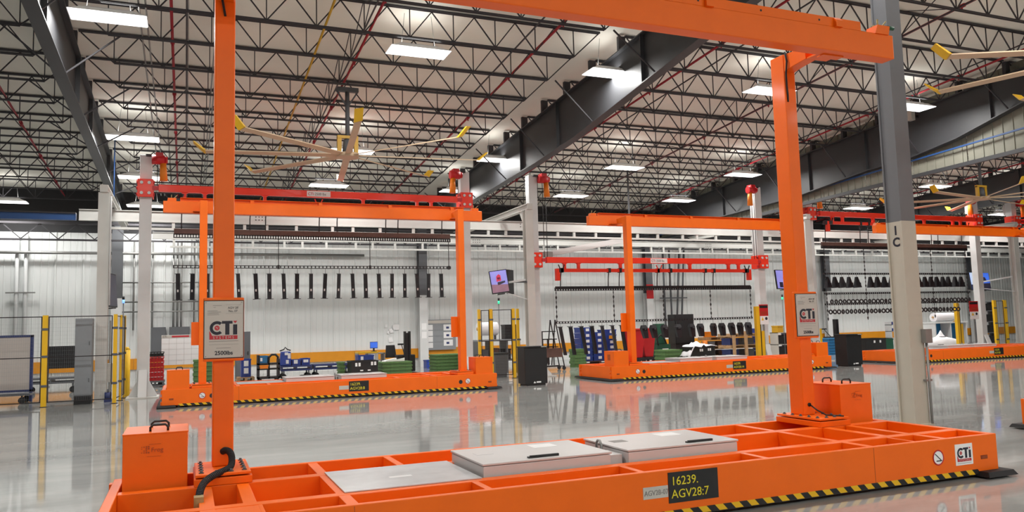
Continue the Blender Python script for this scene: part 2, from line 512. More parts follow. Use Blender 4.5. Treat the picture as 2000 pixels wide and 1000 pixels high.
# ================================================================== ROOF LIGHTS
LX = [-6.3, -1.5, 4.95, 10.1, 15.2, 20.7, 26.0, 31.5, 36.9, 42.1]
lt = thing('high_bay_light', 'x', 'light', (0, 0, -50), 'high-bay lights')
w_ = MB(); w_.hexa([(-.72, -.32, 0), (.72, -.32, 0), (.72, .32, 0), (-.72, .32, 0)], [(-.5, -.2, .1), (.5, -.2, .1), (.5, .2, .1), (-.5, .2, .1)]); w_.box(-.45, .45, -.09, .09, .1, .16)
w_.build('housing', 'lamp_body', lt)
w_ = MB(); w_.box(-.7, .7, -.305, .305, -.012, -.001); w_.build('lens', 'lens', lt)
for sx in (-.4, .4):
    w_ = MB(); w_.cyl((sx, 0, .15), (sx * .8, 0, .9), .006, 5); w_.build('hanger', 'conduit', lt)
ld = bpy.data.lights.new('lamp_tube', 'AREA'); ld.shape = 'RECTANGLE'; ld.size = 1.38; ld.size_y = .6
ld.energy = LAMP_WATTS; ld.color = (1.0, .985, .95)
lo = bpy.data.objects.new('lamp_tube', ld); COL.objects.link(lo); lo.location = (0, 0, -.02); lo.parent = lt
ud = bpy.data.lights.new('added_uplight', 'AREA'); ud.shape = 'RECTANGLE'; ud.size = 1.0; ud.size_y = .3  # upward light added above the housing to brighten the roof deck
ud.energy = LAMP_WATTS * .045; ud.color = (1.0, .985, .95)
uo = bpy.data.objects.new('added_uplight', ud); COL.objects.link(uo); uo.location = (0, 0, .19); uo.rotation_euler = (math.pi, 0, 0); uo.parent = lt
first = True
rows = [(34.2, 'row against the back wall', [0, 1]), (29.8, 'second row from the back wall', range(1, 10)), (25.3, 'third row from the back wall', range(1, 10)), (17.25, 'row over the aisle before the fan', range(0, 8))]
for yy, rw, idx in rows:
    for k, i in enumerate(idx):
        lb = f'bright high-bay light, {ordw(k + 1)} along the {rw}'
        pos = (LX[i], yy, zroof(yy) - .98)
        if first: lt.location = pos; lt['label'] = lb; first = False
        else: copy_tree(lt, pos, lb)
for yy in (9.0, -6.2, -10.6):  # unseen lamp rows, added to light the vehicle fronts and near floor
    for i in range(0, 7):
        c = copy_tree(lt, (LX[i], yy, zroof(yy) - .98), 'added unseen high-bay light above the open floor on this side of the vehicles')
        c['group'] = 'added unseen high-bay lights over the open floor'
        for ch in list(c.children):
            if ch.name.startswith('added_uplight'): bpy.data.objects.remove(ch)

# ================================================================== ORANGE GUIDED VEHICLES
VL, VW, VH = 8.6, 2.163, .439

def logo(parent, x0, z0, w, y, small=False):
    """emblem C-T-i over a red bar, lower corner (x0, z0), width w, facing -y"""
    h = w * .52; zb = z0 + w * .17
    d = MB()
    cx, cz, R, r = x0 + w * .27, zb + h * .5, h * .5, h * .29
    n = 18; a0, a1 = math.radians(48), math.radians(312)
    for i in range(n):
        t0 = a0 + (a1 - a0) * i / n; t1 = a0 + (a1 - a0) * (i + 1) / n
        d.quad((cx + R * math.cos(t0), y, cz + R * math.sin(t0)), (cx + R * math.cos(t1), y, cz + R * math.sin(t1)), (cx + r * math.cos(t1), y, cz + r * math.sin(t1)), (cx + r * math.cos(t0), y, cz + r * math.sin(t0)))
    def rect(mb, u0, u1, v0, v1):
        mb.quad((x0 + w * u0, y, zb + h * v0), (x0 + w * u1, y, zb + h * v0), (x0 + w * u1, y, zb + h * v1), (x0 + w * u0, y, zb + h * v1))
    rect(d, .44, .82, .80, 1.0); rect(d, .56, .71, 0, .80); rect(d, .84, .99, 0, .74)
    d.build('logo_letters', 'ink', parent)
    e = MB()
    e.quad((x0 + w * .84, y, zb + h), (x0 + w * .99, y, zb + h), (x0 + w * .915, y, zb + h * .82))
    e.quad((x0, y, z0), (x0 + w, y, z0), (x0 + w, y, z0 + w * .14), (x0, y, z0 + w * .14))
    e.quad((x0, y, z0 + w * .14), (x0 + w * .1, y, z0 + w * .14), (x0, y, z0 + w * .34))
    e.quad(*[(cx + r * .62 * math.cos(t * math.pi / 5), y, cz + r * .62 * math.sin(t * math.pi / 5)) for t in range(10)])
    e.build('logo_red_parts', 'redink', parent)
    f = MB()
    for (du, dv, s_) in ((-.25, .2, .22), (.12, -.28, .2), (.3, .25, .14)):
        f.quad(*[(cx + r * .62 * (du + s_ * math.cos(t * math.pi / 3)), y - .0008, cz + r * .62 * (dv + s_ * math.sin(t * math.pi / 3))) for t in range(6)])
    f.build('logo_globe_gaps', 'signface', parent)
    text('S Y S T E M S', w * .135, 'signface', parent, x0 + w * .5, y - .0012, z0 + w * .022, 'logo_caption', 'CENTER')

_bolt = []
def BOLT():
    if not _bolt:
        q = MB(); q.cyl((0, 0, 0), (0, 0, .008), .022, 10); q.cyl((0, 0, .008), (0, 0, .022), .013, 6); _bolt.append(q.mesh('bolt', 'dgrey'))
    return _bolt[0]

def vehicle(label, loc, number, flip=False, tagno=None, marks='hole', hose=False):
    v = thing('guided_vehicle', label, 'vehicle', loc, 'orange guided vehicles')
    Y = (lambda a: VW - a) if flip else (lambda a: a)
    def yb(mb, x0, x1, a, b, z0, z1):
        a, b = sorted((Y(a), Y(b))); return mb.box(x0, x1, a, b, z0, z1)
    # --- frame, both long sides alike
    for a, b in ((0, .055), (VW - .055, VW)):
        q = MB(); q.box(0, VL, a, b, .06, VH); q.build('side_rail', 'orange', v, bevel=.006)
    for a, b in ((.40, .51), (1.35, 1.475)):
        q = MB(); yb(q, .08, VL - .08, a, b, .14, VH - .002); q.build('inner_rail', 'orange', v, bevel=.005)
    for x in (0, VL - .08):
        q = MB(); q.box(x, x + .08, .055, VW - .055, .06, VH); q.build('end_rail', 'orange', v, bevel=.006)
    for x0, x1, a, b in ((.69, .80, .0, 1.36), (1.0, 1.10, .5, 1.36), (1.70, 1.79, .05, 2.11), (6.84, 6.92, .05, 2.11), (7.5, 7.6, .5, 1.36), (7.85, 7.93, .05, 1.36), (2.80, 2.86, .05, .41), (4.21, 4.27, .05, .41), (5.56, 5.62, .05, .41), (1.10, 1.13, .05, .41), (7.47, 7.5, .05, .41), (2.45, 2.52, 1.47, 2.11), (5.8, 5.86, 1.47, 2.11)):
        q = MB(); yb(q, x0, x1, a, b, .14, VH - .004); q.build('cross_member', 'orange', v, bevel=.004)
    q = MB(); yb(q, .69, 1.12, .40, .51, .2, VH - .003); yb(q, .8, 1.13, .06, .4, .36, VH - .006); q.build('deck_strip', 'orange', v)
    for x0, x1 in ((.06, 1.72), (1.78, 6.85), (6.9, 8.54)):
        q = MB(); q.box(x0, x1, .05, VW - .05, .09, .12); q.build('floor_pan', 'orange', v)
    q = MB(); yb(q, 1.1, 1.7, 1.48, 1.7, .12, .33); q.build('pan_step', 'orange', v)
    q = MB(); yb(q, 7.95, 8.5, .1, .45, .12, .33); q.build('pan_step', 'orange', v)
    # drive wheels under the frame
    for x in (.5, 2.4, 6.2, 8.1):
        for a in (.35, VW - .35):
            q = MB(); q.cyl((x, a - .05, .085), (x, a + .05, .085), .085, 14); q.build('wheel', 'rubber', v)
    # --- silver deck plate, two enclosures, junction box
    q = MB(); yb(q, 1.76, 2.92, .47, 1.46, VH, VH + .008); dp = q.build('deck_plate', 'steel', v)
    q = MB(); yb(q, 2.22, 2.42, .86, .93, VH + .008, VH + .009); q.build('plate_label', 'paper', dp)
    for x0, x1 in ((2.95, 4.22), (4.39, 5.65)):
        q = MB(); yb(q, x0 + .01, x1 - .01, .545, 1.42, .2, .52); en = q.build('enclosure', 'lightgrey', v, bevel=.006)
        q = MB(); yb(q, x0, x1, .535, 1.43, .526, .545); q.build('lid', 'lightgrey', en, bevel=.005)
        q = MB(); xm = x0 + (.38 if x0 < 4 else .62) + .1; yb(q, xm, xm + .28, .60, .625, .545, .566); yb(q, xm - .02, xm + .08, .592, .633, .545, .558); q.build('latch_handle', 'black', en)
        q = MB(); yb(q, x0 + .75, x0 + 1.0, 1.12, 1.32, .545, .5465); q.build('lid_sticker', 'paper', en)
        q = MB(); yb(q, x0 + .12, x0 + .28, 1.0, 1.13, .545, .5465); q.build('lid_sticker', 'greyink' if x0 > 4 else 'lightgrey', en)
    q = MB(); yb(q, 4.235, 4.375, .62, .9, .3, .50); jb = q.build('junction_box', 'lightgrey', v, bevel=.005)
    q = MB(); q.tube([(4.31, Y(1.0), .4), (4.31, Y(1.0), .56), (4.31, Y(.97), .59), (4.31, Y(.93), .59), (4.31, Y(.9), .55), (4.31, Y(.9), .5)], .012, 6); q.build('cable', 'conduit', jb)
    # --- equipment boxes, posts, arms
    for s in (0, 1):
        X = (lambda a: a) if s == 0 else (lambda a: VL - a)
        def xb(mb, a, b, c, d, z0, z1):
            a, b = sorted((X(a), X(b))); return yb(mb, a, b, c, d, z0, z1)
        q = MB(); xb(q, .103, .61, 1.538, 2.14, .18, .892); eb = q.build('equipment_box', 'orange', v, bevel=.006)
        q = MB(); xb(q, .099, .614, 1.533, 2.144, .885, .897); q.build('box_lid', 'orange', eb, bevel=.003)
        for dy in (1.66, 1.98):
            xa, xc = X(.31), X(.45)
            q = MB(); q.tube([(xa, Y(dy), .895), (xa, Y(dy), .93), (xa + (xc - xa) * .15, Y(dy), .95), (xa + (xc - xa) * .85, Y(dy), .95), (xc, Y(dy), .93), (xc, Y(dy), .895)], .010, 7); q.build('carry_handle', 'black', eb)
        fy = min(Y(1.533), Y(2.144)) - .0025
        if not flip:
            bx = X(.34) - .09
            q = MB()
            for i in range(4):
                for j in range(4):
                    if (i * j + j) % 3 != 1:
                        c_ = .003 + .001 * i; q.box(bx + i * .018 - c_, bx + i * .018 + c_, fy - .0005, fy + .001, .735 + j * .016 - c_, .735 + j * .016 + c_)
            q.box(bx + .055, bx + .15, fy - .0005, fy + .001, .802, .804); q.box(bx + .04, bx + .15, fy - .0005, fy + .001, .70, .702)
            tag(q.build('box_emblem', 'emblem', eb), kind='stuff')
            text('Frog', .052, 'emblem', eb, bx + .072, fy, .738, 'box_lettering')
        elif s == 0:
            q = MB()
            for k in range(9): q.box(X(.103) - .004, X(.103) + .001, .25, .42, .62 + k * .02, .631 + k * .02)
            q.build('vent_louvre', 'burnt', eb)
        # post base
        q = MB(); xb(q, .66, 1.13, 1.35, 2.1, VH, .50); bp = q.build('post_pedestal', 'orange', v, bevel=.005)
        q = MB(); xb(q, .67, 1.12, 1.36, 2.09, .512, .535); q.build('base_plate', 'orange', bp, bevel=.004)
        spots = [(bxx, 1.45 + k * .14) for bxx in (.72, 1.07) for k in range(5)] + [(.84, 1.42), (.96, 1.42)]
        for bxx, byy in spots:
            link('bolt', BOLT(), bp, (X(bxx), Y(byy), .535))
        q = MB(); xb(q, .815, .995, 1.747, 1.986, .535, 5.09); po = q.build('post', 'orange', v, bevel=.012)
        # cantilever arm carrying the beam
        q = MB(); a, b = sorted((X(.825), X(.985)))
        q.prism([(Y(1.76), 5.085), (Y(1.76), 4.86), (Y(1.6), 4.885), (Y(1.37), 4.905), (Y(1.37), 5.06)], 'x', a, b); q.build('arm', 'orange', v, bevel=.006)
        q = MB(); a, b = sorted((X(.66), X(.97))); yb(q, a, b, 1.10, 1.37, 4.905, 4.925); yb(q, a, b, 1.09, 1.2, 4.866, 4.879); q.build('beam_saddle', 'orange', v)
        # sign board on the post
        so = -.09 if flip else 0
        sx0 = X(.905) - .175 + so; sy = Y(1.70)
        q = MB(); q.box(sx0, sx0 + .35, min(sy, Y(1.747)), max(sy, Y(1.747)), 1.475, 2.05); sb = q.build('sign_board', 'orange', v, bevel=.01)
        if not flip:
            q = MB(); q.box(sx0 + .003, sx0 + .347, sy - .006, sy + .001, 1.50, 2.025); q.build('sign_edge', 'black', sb)
            yy = sy - .010
            q = MB(); q.box(sx0 + .009, sx0 + .341, yy, yy + .006, 1.507, 2.018); q.build('sign_face', 'signface', sb, bevel=.004)
            logo(sb, sx0 + .052, 1.672, .24, yy - .0015)
            t_ = yy - .0015
            text("AGV 28'", .027, 'ink', sb, sx0 + .208, t_, 1.948, 'sign_lettering'); text('No. 07', .027, 'ink', sb, sx0 + .215, t_, 1.918, 'sign_lettering')
            text('2500lbs', .05, 'ink', sb, sx0 + .175, t_, 1.533, 'sign_lettering', 'CENTER', bold=.0012)
            q = MB()
            for (u0, u1, w_) in ((.08, .155, 1.977), (.085, .105, 1.96), (.035, .12, 1.93), (.035, .15, 1.918), (.035, .13, 1.906), (.035, .135, 1.893), (.11, .235, 1.592)):
                q.box(sx0 + u0, sx0 + u1, t_, t_ + .001, w_, w_ + .0035)
            for (u0, u1, w0, w1) in ((.19, .325, 1.905, 1.9065), (.19, .325, 1.984, 1.9855), (.05, .3, 1.625, 1.627), (.05, .3, 1.653, 1.657)):
                q.box(sx0 + u0, sx0 + u1, t_, t_ + .001, w0, w1)
            tag(q.build('sign_small_print', 'greyink', sb), kind='stuff')
            q = MB()
            for u in (.022, .328):
                for w in (1.52, 2.005): q.cyl((sx0 + u, t_ - .003, w), (sx0 + u, t_ + .001, w), .005, 6)
            tag(q.build('sign_rivets', 'greyink', sb), kind='stuff')
    # --- beam with channel pieces on its top
    q = MB(); yb(q, -.05, VL + .05, .969, 1.16, 4.88, 5.18); bm = q.build('beam', 'orange', v, bevel=.012)
    for x0, x1 in ((.35, 2.1), (2.14, 3.9), (3.94, 5.86), (5.9, 7.72), (7.76, 8.13)):
        q = MB(); yb(q, x0, x1, .975, 1.0, 5.18, 5.29); yb(q, x0, x1, .975, 1.08, 5.28, 5.29); q.build('top_channel', 'orange', bm)
    for x0 in (2.08, 3.88, 5.84, 7.7):
        q = MB(); q.prism([(Y(.93), 5.17), (Y(.93), 5.25), (Y(.97), 5.29), (Y(1.06), 5.29), (Y(1.06), 5.17)], 'x', x0, x0 + .1); q.build('channel_gusset', 'orange', bm)
    for k in range(9):
        xx = .6 + k * .86; q = MB(); q.cyl((xx, Y(.976), 5.235), (xx, Y(.973), 5.235), .014, 8); q.build('bolt_hole', 'darksteel', bm)
    for xe in (.04, VL - .26):
        q = MB(); q.hexa([(xe, Y(.95), 5.17), (xe + .22, Y(.95), 5.17), (xe + .22, Y(1.1), 5.17), (xe, Y(1.1), 5.17)], [(xe + .02, Y(.93), 5.27), (xe + .22, Y(.93), 5.27), (xe + .22, Y(1.1), 5.27), (xe + .02, Y(1.1), 5.27)]); sw = q.build('switch_box', 'orange', bm)
        q = MB(); q.cyl((xe + .1, Y(1.0), 5.27), (xe + .1, Y(1.0), 5.37), .012, 6); q.box(xe + .02, xe + .2, Y(1.0) - .015, Y(1.0) + .015, 5.27, 5.285); q.bar((xe + .15, Y(1), 5.27), (xe + .24, Y(1), 5.36), .015); q.build('switch_arm', 'bronze', sw)
    if not flip:
        q = MB(); q.cyl((VL - .05, Y(.99), 5.275), (VL + .08, Y(.99), 5.28), .028, 8); q.build('green_plug', 'dgreen', bm)
        q = MB(); q.tube([(7.595, 1.70, 5.10), (7.592, 1.67, 4.97), (7.597, 1.70, 4.82), (7.63, 1.735, 4.68), (7.64, 1.737, 4.55), (7.645, 1.747, 4.47)], .012, 6); q.build('post_cable', 'rubber', v)
        q = MB(); q.tube([(.905, 1.745, 4.72), (.88, 1.72, 4.85), (.84, 1.72, 5.0)], .012, 6); q.build('post_cable', 'rubber', v)
        q = MB(); q.cyl((7.69, 1.75, .66), (7.69, 1.735, .66), .024, 10); q.tube([(7.69, 1.73, .66), (7.72, 1.65, .60), (7.76, 1.55, .548), (7.86, 1.37, .545)], .009, 6); q.build('post_gland', 'black', v)
    if hose:
        P = [(.905, 1.75, .665), (.93, 1.70, .68), (.965, 1.65, .66), (.975, 1.60, .60), (.955, 1.52, .555), (.90, 1.42, .545), (.82, 1.28, .54), (.75, 1.12, .525), (.71, .95, .50), (.695, .82, .46), (.69, .76, .40)]
        pts = []
        for i in range(len(P) - 1):
            p0, p1, p2, p3 = (Vector(P[max(i - 1, 0)]), Vector(P[i]), Vector(P[i + 1]), Vector(P[min(i + 2, len(P) - 1)]))
            for k in range(6):
                t = k / 6
                pts.append(.5 * ((2 * p1) + (p2 - p0) * t + (2 * p0 - 5 * p1 + 4 * p2 - p3) * t * t + (3 * p1 - p0 - 3 * p2 + p3) * t ** 3))
        q = MB()
        q.tube(pts, .026, 9)
        for k in range(0, len(pts) - 1, 1): q.cyl(pts[k] , pts[k] + (pts[k + 1] - pts[k]) * .45, .030, 9)
        q.build('corrugated_hose', 'rubber', v)
        q = MB(); q.box(.655, .725, .70, .80, .36, .475); q.box(.665, .715, .692, .70, .38, .46); q.build('hose_connector', 'bronze', v)
        q = MB(); q.box(.15, .62, .55, 1.2, .13, .22); q.build('control_module', 'black', v)
        q = MB(); q.box(.28, .6, .78, 1.05, .222, .226); q.build('paper_sheet', 'paper', v)
    # --- near face: hazard band, number plate, stickers
    q = MB(); x = .36; k = 0
    while x < 8.22:
        q.m(k % 2); w_ = .088
        q.quad((x + .05, -.002, .042), (x + w_ + .05, -.002, .042), (x + w_, -.002, .094), (x, -.002, .094)); x += w_; k += 1
    q.build('hazard_band', ['signyellow_band', 'hazblack'], v)
    q = MB(); q.box(.36, 8.26, .0, .05, .035, .062); q.build('skirt', 'darksteel', v)
    q = MB(); q.box(4.46, 4.98, -.006, 0, .155, .415); npl = q.build('number_plate', 'black', v)
    text('16239.', .105, 'signyellow', npl, 4.485, -.0085, .305, 'plate_lettering', sx=1.0); text(number, .105, 'signyellow', npl, 4.485, -.0085, .195, 'plate_lettering', sx=1.0 if len(number) < 8 else .92)
    q = MB(); q.box(4.205, 4.455, -.004, 0, .212, .312); ap = q.build('asset_label', 'signface', v)
    if tagno: text(tagno, .062, 'greyink', ap, 4.215, -.006, .24, 'label_lettering', sx=.9)
    for xx in ([7.72] if marks == 'logo' else [.90, 7.74]):
        q = MB(); q.cyl((xx, -.003, .26), (xx, 0, .26), .073, 20); st = q.build('no_step_sticker', 'paper', v)
        q = MB(); q.ring((xx, -.003, .26), .072, .007, 'y', 20, 4); q.build('sticker_ring', 'redink', st)
        q = MB(); q.bar((xx - .045, -.005, .30), (xx + .045, -.005, .225), .003, .008); q.box(xx - .03, xx + .035, -.0055, -.004, .222, .232); q.build('sticker_bar', 'ink', st)
    for xx in ([] if marks == 'logo' else [1.12, 7.53]):
        q = MB(); q.cyl((xx, -.004, .245), (xx, .0, .245), .055, 18); q.build('socket_hole', 'darksteel', v)
    if marks == 'logo':
        q = MB(); q.box(7.965, 8.22, -.004, 0, .155, .37); ls = q.build('logo_sticker', 'paper', v)
        logo(ls, 7.99, .19, .205, -.0052)
        q = MB(); q.box(7.99, 8.195, -.0055, -.004, .172, .176); q.build('sticker_small_print', 'greyink', ls)
    for xx in (.21, 8.39):
        q = MB(); q.hexa([(xx - .05, -.001, .19), (xx + .05, -.001, .19), (xx + .05, -.001, .23), (xx - .05, -.001, .23)], [(xx - .04, -.012, .197), (xx + .04, -.012, .197), (xx + .04, -.012, .223), (xx - .04, -.012, .223)]); q.build('side_marker', 'burnt', v)
    for xx in (1.745, 6.85):
        q = MB(); q.box(xx - .002, xx + .002, -.0015, 0, .095, VH - .01); q.build('plate_seam', 'burnt', v)
    # --- bumpers and lugs at both ends
    for s in (0, 1):
        X = (lambda a: a) if s else (lambda a: VL - a)
        q = MB(); a, b = sorted((X(-.12), X(.32)))
        q.hexa([(a, -.13, .02), (b, -.13, .02), (b, VW + .13, .02), (a, VW + .13, .02)], [(a + .03, -.10, .07), (b - .03, -.10, .07), (b - .03, VW + .10, .07), (a + .03, VW + .10, .07)])
        q.build('safety_bumper', 'rubber', v)
        for yy in (.06, VW - .16):
            q = MB(); a, b = sorted((X(-.03), X(.0))); q.box(a, b, yy, yy + .1, .07, .15); q.box(a, b, yy, yy + .1, .33, .42); q.cyl((X(-.035), yy + .04, .24), (X(0), yy + .04, .24), .022, 10); q.build('tow_lug', 'orange', v)
    return v

M['signyellow_band'] = mat('hazard_yellow', (236, 186, 22), .5, var=0)
VX = [-.587, -.52, 11.86, 24.2]
v7 = vehicle('orange guided vehicle with open frame deck, tall posts and plate AGV28:7', (-.587, 5.935, 0), 'AGV28:7', False, 'AGV28-07', 'logo', hose=True)
v8 = vehicle('orange guided vehicle with plate AGV28:8 between the fenced cell and black kiosk', (-.52, 20.79, 0), 'AGV28:8', True, None)
v14 = vehicle('orange guided vehicle with plate AGV28:14 under the lowered red lifting beam', (11.86, 20.94, 0), 'AGV28:14', True, None)
v24 = vehicle('orange guided vehicle partly behind the grey column, below the ring racks', (24.08, 20.94, 0), 'AGV28', True, None)
v9 = copy_tree(v7, (11.52, 5.935, 0), 'orange guided vehicle just entering the picture past the grey column')

# ================================================================== BUILDING COLUMN WITH STENCIL
bc = thing('building_column', 'big steel column, cream below and dark grey above, stencilled 1C', 'column', (10.72, 9.3, 0))
for nm, mt, z0, z1 in (('lower_shaft', 'colcream', .02, 3.24), ('upper_shaft', 'colgrey', 3.24, 8.46)):
    q = MB(); q.box(-.15, .16, -.15, -.125, z0, z1); q.box(-.15, .16, .125, .15, z0, z1); q.box(-.115, -.09, -.125, .125, z0, z1); q.build(nm, mt, bc)
q = MB(); q.box(-.2, .2, -.2, .2, 0, .02); q.build('base_plate', 'colcream', bc)
t1 = text('1', .2, 'ink', bc, -.1175, .0, 3.03, 'stencil', 'CENTER', '-x', bold=.007); t2 = text('C', .2, 'ink', bc, -.1175, .0, 2.84, 'stencil', 'CENTER', '-x', bold=.007)
q = MB(); q.tube([(.16, -.19, .02), (.16, -.19, 1.3)], .02, 8); q.box(.10, .24, -.24, -.155, 1.28, 1.5); q.box(.08, .22, -.2, -.15, .68, .71); q.build('conduit_drop', 'conduit', bc)

# ================================================================== BIG CEILING FANS
def fan(label, x, y, z, a0, top):
    f = thing('ceiling_fan', label, 'fan', (x, y, z), 'giant ceiling fans')
    q = MB(); q.cyl((0, 0, .42), (0, 0, top - z), .06, 10); q.build('down_rod', 'dgrey', f)
    q = MB(); q.box(-.3, .3, -.06, .06, top - z - .1, top - z + .02); q.bar((-.3, 0, top - z - .05), (-.05, 0, top - z - .45), .04); q.bar((.3, 0, top - z - .05), (.05, 0, top - z - .45), .04); q.build('mounting_bracket', 'dgrey', f)
    q = MB(); q.cyl((0, 0, .05), (0, 0, .42), .15, 14, .11); q.build('motor', 'dgrey', f)
    q = MB(); q.box(-.28, -.17, -.05, .05, .08, .5); q.box(.17, .28, -.05, .05, .08, .5); q.box(-.28, .28, -.06, .06, .46, .54); q.build('motor_frame', 'gas', f)
    q = MB(); q.cyl((0, 0, -.06), (0, 0, .05), .3, 20); q.build('hub', 'beige', f)
    bl = MB()
    n = 8
    for i in range(n):
        pass
    bl.hexa([(.28, -.09, -.03), (3.6, -.085, -.04), (3.6, .085, .0), (.28, .09, .02)], [(.28, -.09, -.005), (3.6, -.085, -.015), (3.6, .085, .025), (.28, .09, .045)])
    bme_ = bl.mesh('blade', 'beige')
    wg = MB(); wg.hexa([(3.58, -.1, -.04), (3.64, -.1, -.04), (3.64, .1, .02), (3.58, .1, .02)], [(3.86, -.1, .2), (3.9, -.1, .2), (3.9, .1, .24), (3.86, .1, .24)])
    wme = wg.mesh('winglet', 'yellow')
    for i in range(n):
        b = link('blade', bme_, f); b.rotation_euler = (0, 0, math.radians(a0 + 45 * i)); link('winglet', wme, b)
fan('giant beige ceiling fan with yellow blade tips over the red beam', 4.0, 21.0, 6.45, -7, zroof(21) - .55)
fan('giant ceiling fan turning beyond the pale fascia panel', 30.0, 22.0, 6.42, 12, zroof(22) - .55)
fan('giant ceiling fan with only two yellow tips showing at the picture edge', 17.4, 9.3, 6.9, 20, zroof(9.3) - .55)

# ================================================================== LIFT STATIONS
SY = 25.0
ST = [(3.78, 6.0, 'first'), (16.1, 4.0, 'second'), (28.5, 6.0, 'third'), (40.9, 6.0, 'fourth')]
HALF = 4.9
def station_column(label, x, sgn, y=SY):
    c = thing('station_column', label, 'column', (x, y, 0), 'white lift columns')
    q = MB(); q.box(-.16, .16, -.15, .15, .03, 7.0); q.build('shaft', 'white', c, bevel=.01)
    q = MB(); q.box(-.42 if x < 0 else -.52, .42 if x < 0 else .52, -.5, .5, 0, .03); q.build('base_plate', 'cream', c)
    ext = .36 if x < 0 else .5
    for dx in (1, -1):
        for y0 in (-.14, .12):
            q = MB(); q.prism([(dx * .16, .03), (dx * ext, .03), (dx * ext, .07), (dx * .16, .46)], 'y', y0, y0 + .02); q.build('gusset', 'white', c)
    q = MB(); q.hexa([(-.11, -.48, .03), (.11, -.48, .03), (.11, -.42, .03), (-.11, -.42, .03)], [(-.11, -.2, .78), (.11, -.2, .78), (.11, -.15, .78), (-.11, -.15, .78)]); q.build('foot_brace', 'white', c)
    q = MB(); q.box(-.1, .1, .15, .3, 6.35, 6.85); q.build('control_box', 'lightgrey', c)
    return c
def hoist(label, x, zc, sgn, zb):
    h = thing('chain_hoist', label, 'hoist', (x + sgn * .36, 24.75, zc), 'red chain hoists')
    q = MB(); q.cyl((-.2, 0, 0), (.14, 0, 0), .14, 14); q.cyl((.14, 0, 0), (.22, 0, 0), .1, 12); q.box(-.1, .1, -.1, .16, .08, .2); q.build('motor', 'crimson', h)
    q = MB(); q.cyl((.1 * sgn + .0, 0, -.1), (.12 * sgn, 0, -.62), .085, 12, .11); q.build('chain_bag', 'ochre', h)
    q = MB(); q.box(min(-sgn * .36, 0), max(-sgn * .36, 0), .02, .1, .1, .16); q.build('mount', 'darksteel', h)
    q = MB()
    for d in (-.05, .07): q.cyl((d, 0, -.1), (d, 0, zb - zc + .1), .012, 6)
    q.build('chain', 'darksteel', h)
for si, (cx, zb, nm) in enumerate(ST):
    where = {0: 'beside the fenced cell', 1: 'in the middle bay', 2: 'behind the grey column', 3: 'at the edge'}[si]
    cl = [('white lift column with base plate beside the fenced cell', 'white lift column behind vehicle 8 near the wall monitor'), ('white lift column behind the black kiosk by the monitor', 'white lift column with splayed foot beside the red danger sign'), ('white lift column just behind the orange post with the small sign', 'white lift column with splayed foot beside the wide far monitor'), ('white lift column cut by the picture edge past the wide monitor', 'white lift column beyond the last fenced cell')][si]
    station_column(cl[0], cx - HALF, 1); station_column(cl[1], cx + HALF, -1)
    hl = [('red chain hoist with orange bag atop the column by the fenced cell', 'red chain hoist with orange bag atop the column over vehicle 8'), ('red chain hoist with orange bag atop the column behind the kiosk', 'red chain hoist with orange bag atop the column beside the danger sign'), ('red chain hoist with orange bag peeking over the pale bracket', 'red chain hoist with orange bag below the far fan'), ('red chain hoist with orange bag at the picture edge', 'red chain hoist beyond the last fenced cell')][si]
    hoist(hl[0], cx - HALF, 6.85, 1, zb); hoist(hl[1], cx + HALF, 6.85, -1, zb)
    bl_ = ['red lifting beam raised above vehicle 8', 'red lifting beam lowered over vehicle 14', 'red lifting beam raised over the ring racks', 'red lifting beam just starting at the picture edge'][si]
    b = thing('lifting_beam', bl_, 'beam', (cx, 24.7, zb), 'red lifting beams')
    q = MB(); q.box(-4.55, 4.55, -.08, .08, -.10, .10); q.build('upper_tube', 'red', b, bevel=.008)
    q = MB(); q.box(-4.18, 4.18, -.06, .06, -.42, -.30); q.build('lower_tube', 'red', b, bevel=.006)
    for sx in (-3.85, -3.3, -1.6, 1.4, 3.17, 3.65):
        q = MB(); q.prism([(sx - .11, -.10), (sx - .045, -.14), (sx - .045, -.31), (sx + .045, -.31), (sx + .045, -.14), (sx + .11, -.10)], 'y', -.05, .05); q.build('strut', 'red', b)
    for sx in (-4.2, 4.06):
        q = MB(); q.box(sx, sx + .14, -.07, .07, -.72, -.30); q.build('end_tab', 'red', b)
    for sx in (-4.0, 4.0, .0):
        q = MB(); q.bar((sx - .06, -.07, -.3), (sx - .12, -.07, -.16), .03); q.bar((sx + .06, -.07, -.3), (sx + .12, -.07, -.16), .03); q.box(sx - .09, sx + .09, -.08, .08, -.43, -.29); q.build('hook_cradle', 'darksteel' if sx else 'red', b)
    q = MB(); q.box(-.36, .36, -.084, -.08, -.085, .085); sg = q.build('load_sign', 'paper', b)
    text('CTi', .12, 'redink', sg, -.33, -.087, -.045, 'sign_lettering', bold=.002); text('2500 lbs', .12, 'ink', sg, -.12, -.087, -.045, 'sign_lettering', sx=.85)
    for s in (-1, 1):
        X_ = s * (HALF - .0)
        q = MB(); q.box(X_ - .21, X_ + .21, -.02, .06, -.26, .26); q.box(X_ - .21, X_ - .18, .06, .5, -.26, .26); q.box(X_ + .18, X_ + .21, .06, .5, -.26, .26); cg = q.build('carriage', 'red', b, bevel=.008)
        q = MB(); q.box(min(s * 4.5, s * 4.72), max(s * 4.5, s * 4.72), -.05, .05, -.06, .06); q.build('clevis', 'crimson', cg)
        for dz in (-.15, .15):
            for dx in (-.1, .1):
                q = MB(); q.cyl((X_ + dx, -.06, dz), (X_ + dx, -.02, dz), .045, 10); q.build('roller_cap', 'white', cg)
        for dz in (-.18, .0, .18):
            q = MB(); q.cyl((X_ - .24, .1, dz), (X_ + .24, .1, dz), .05, 10); q.build('side_roller', 'crimson', cg)

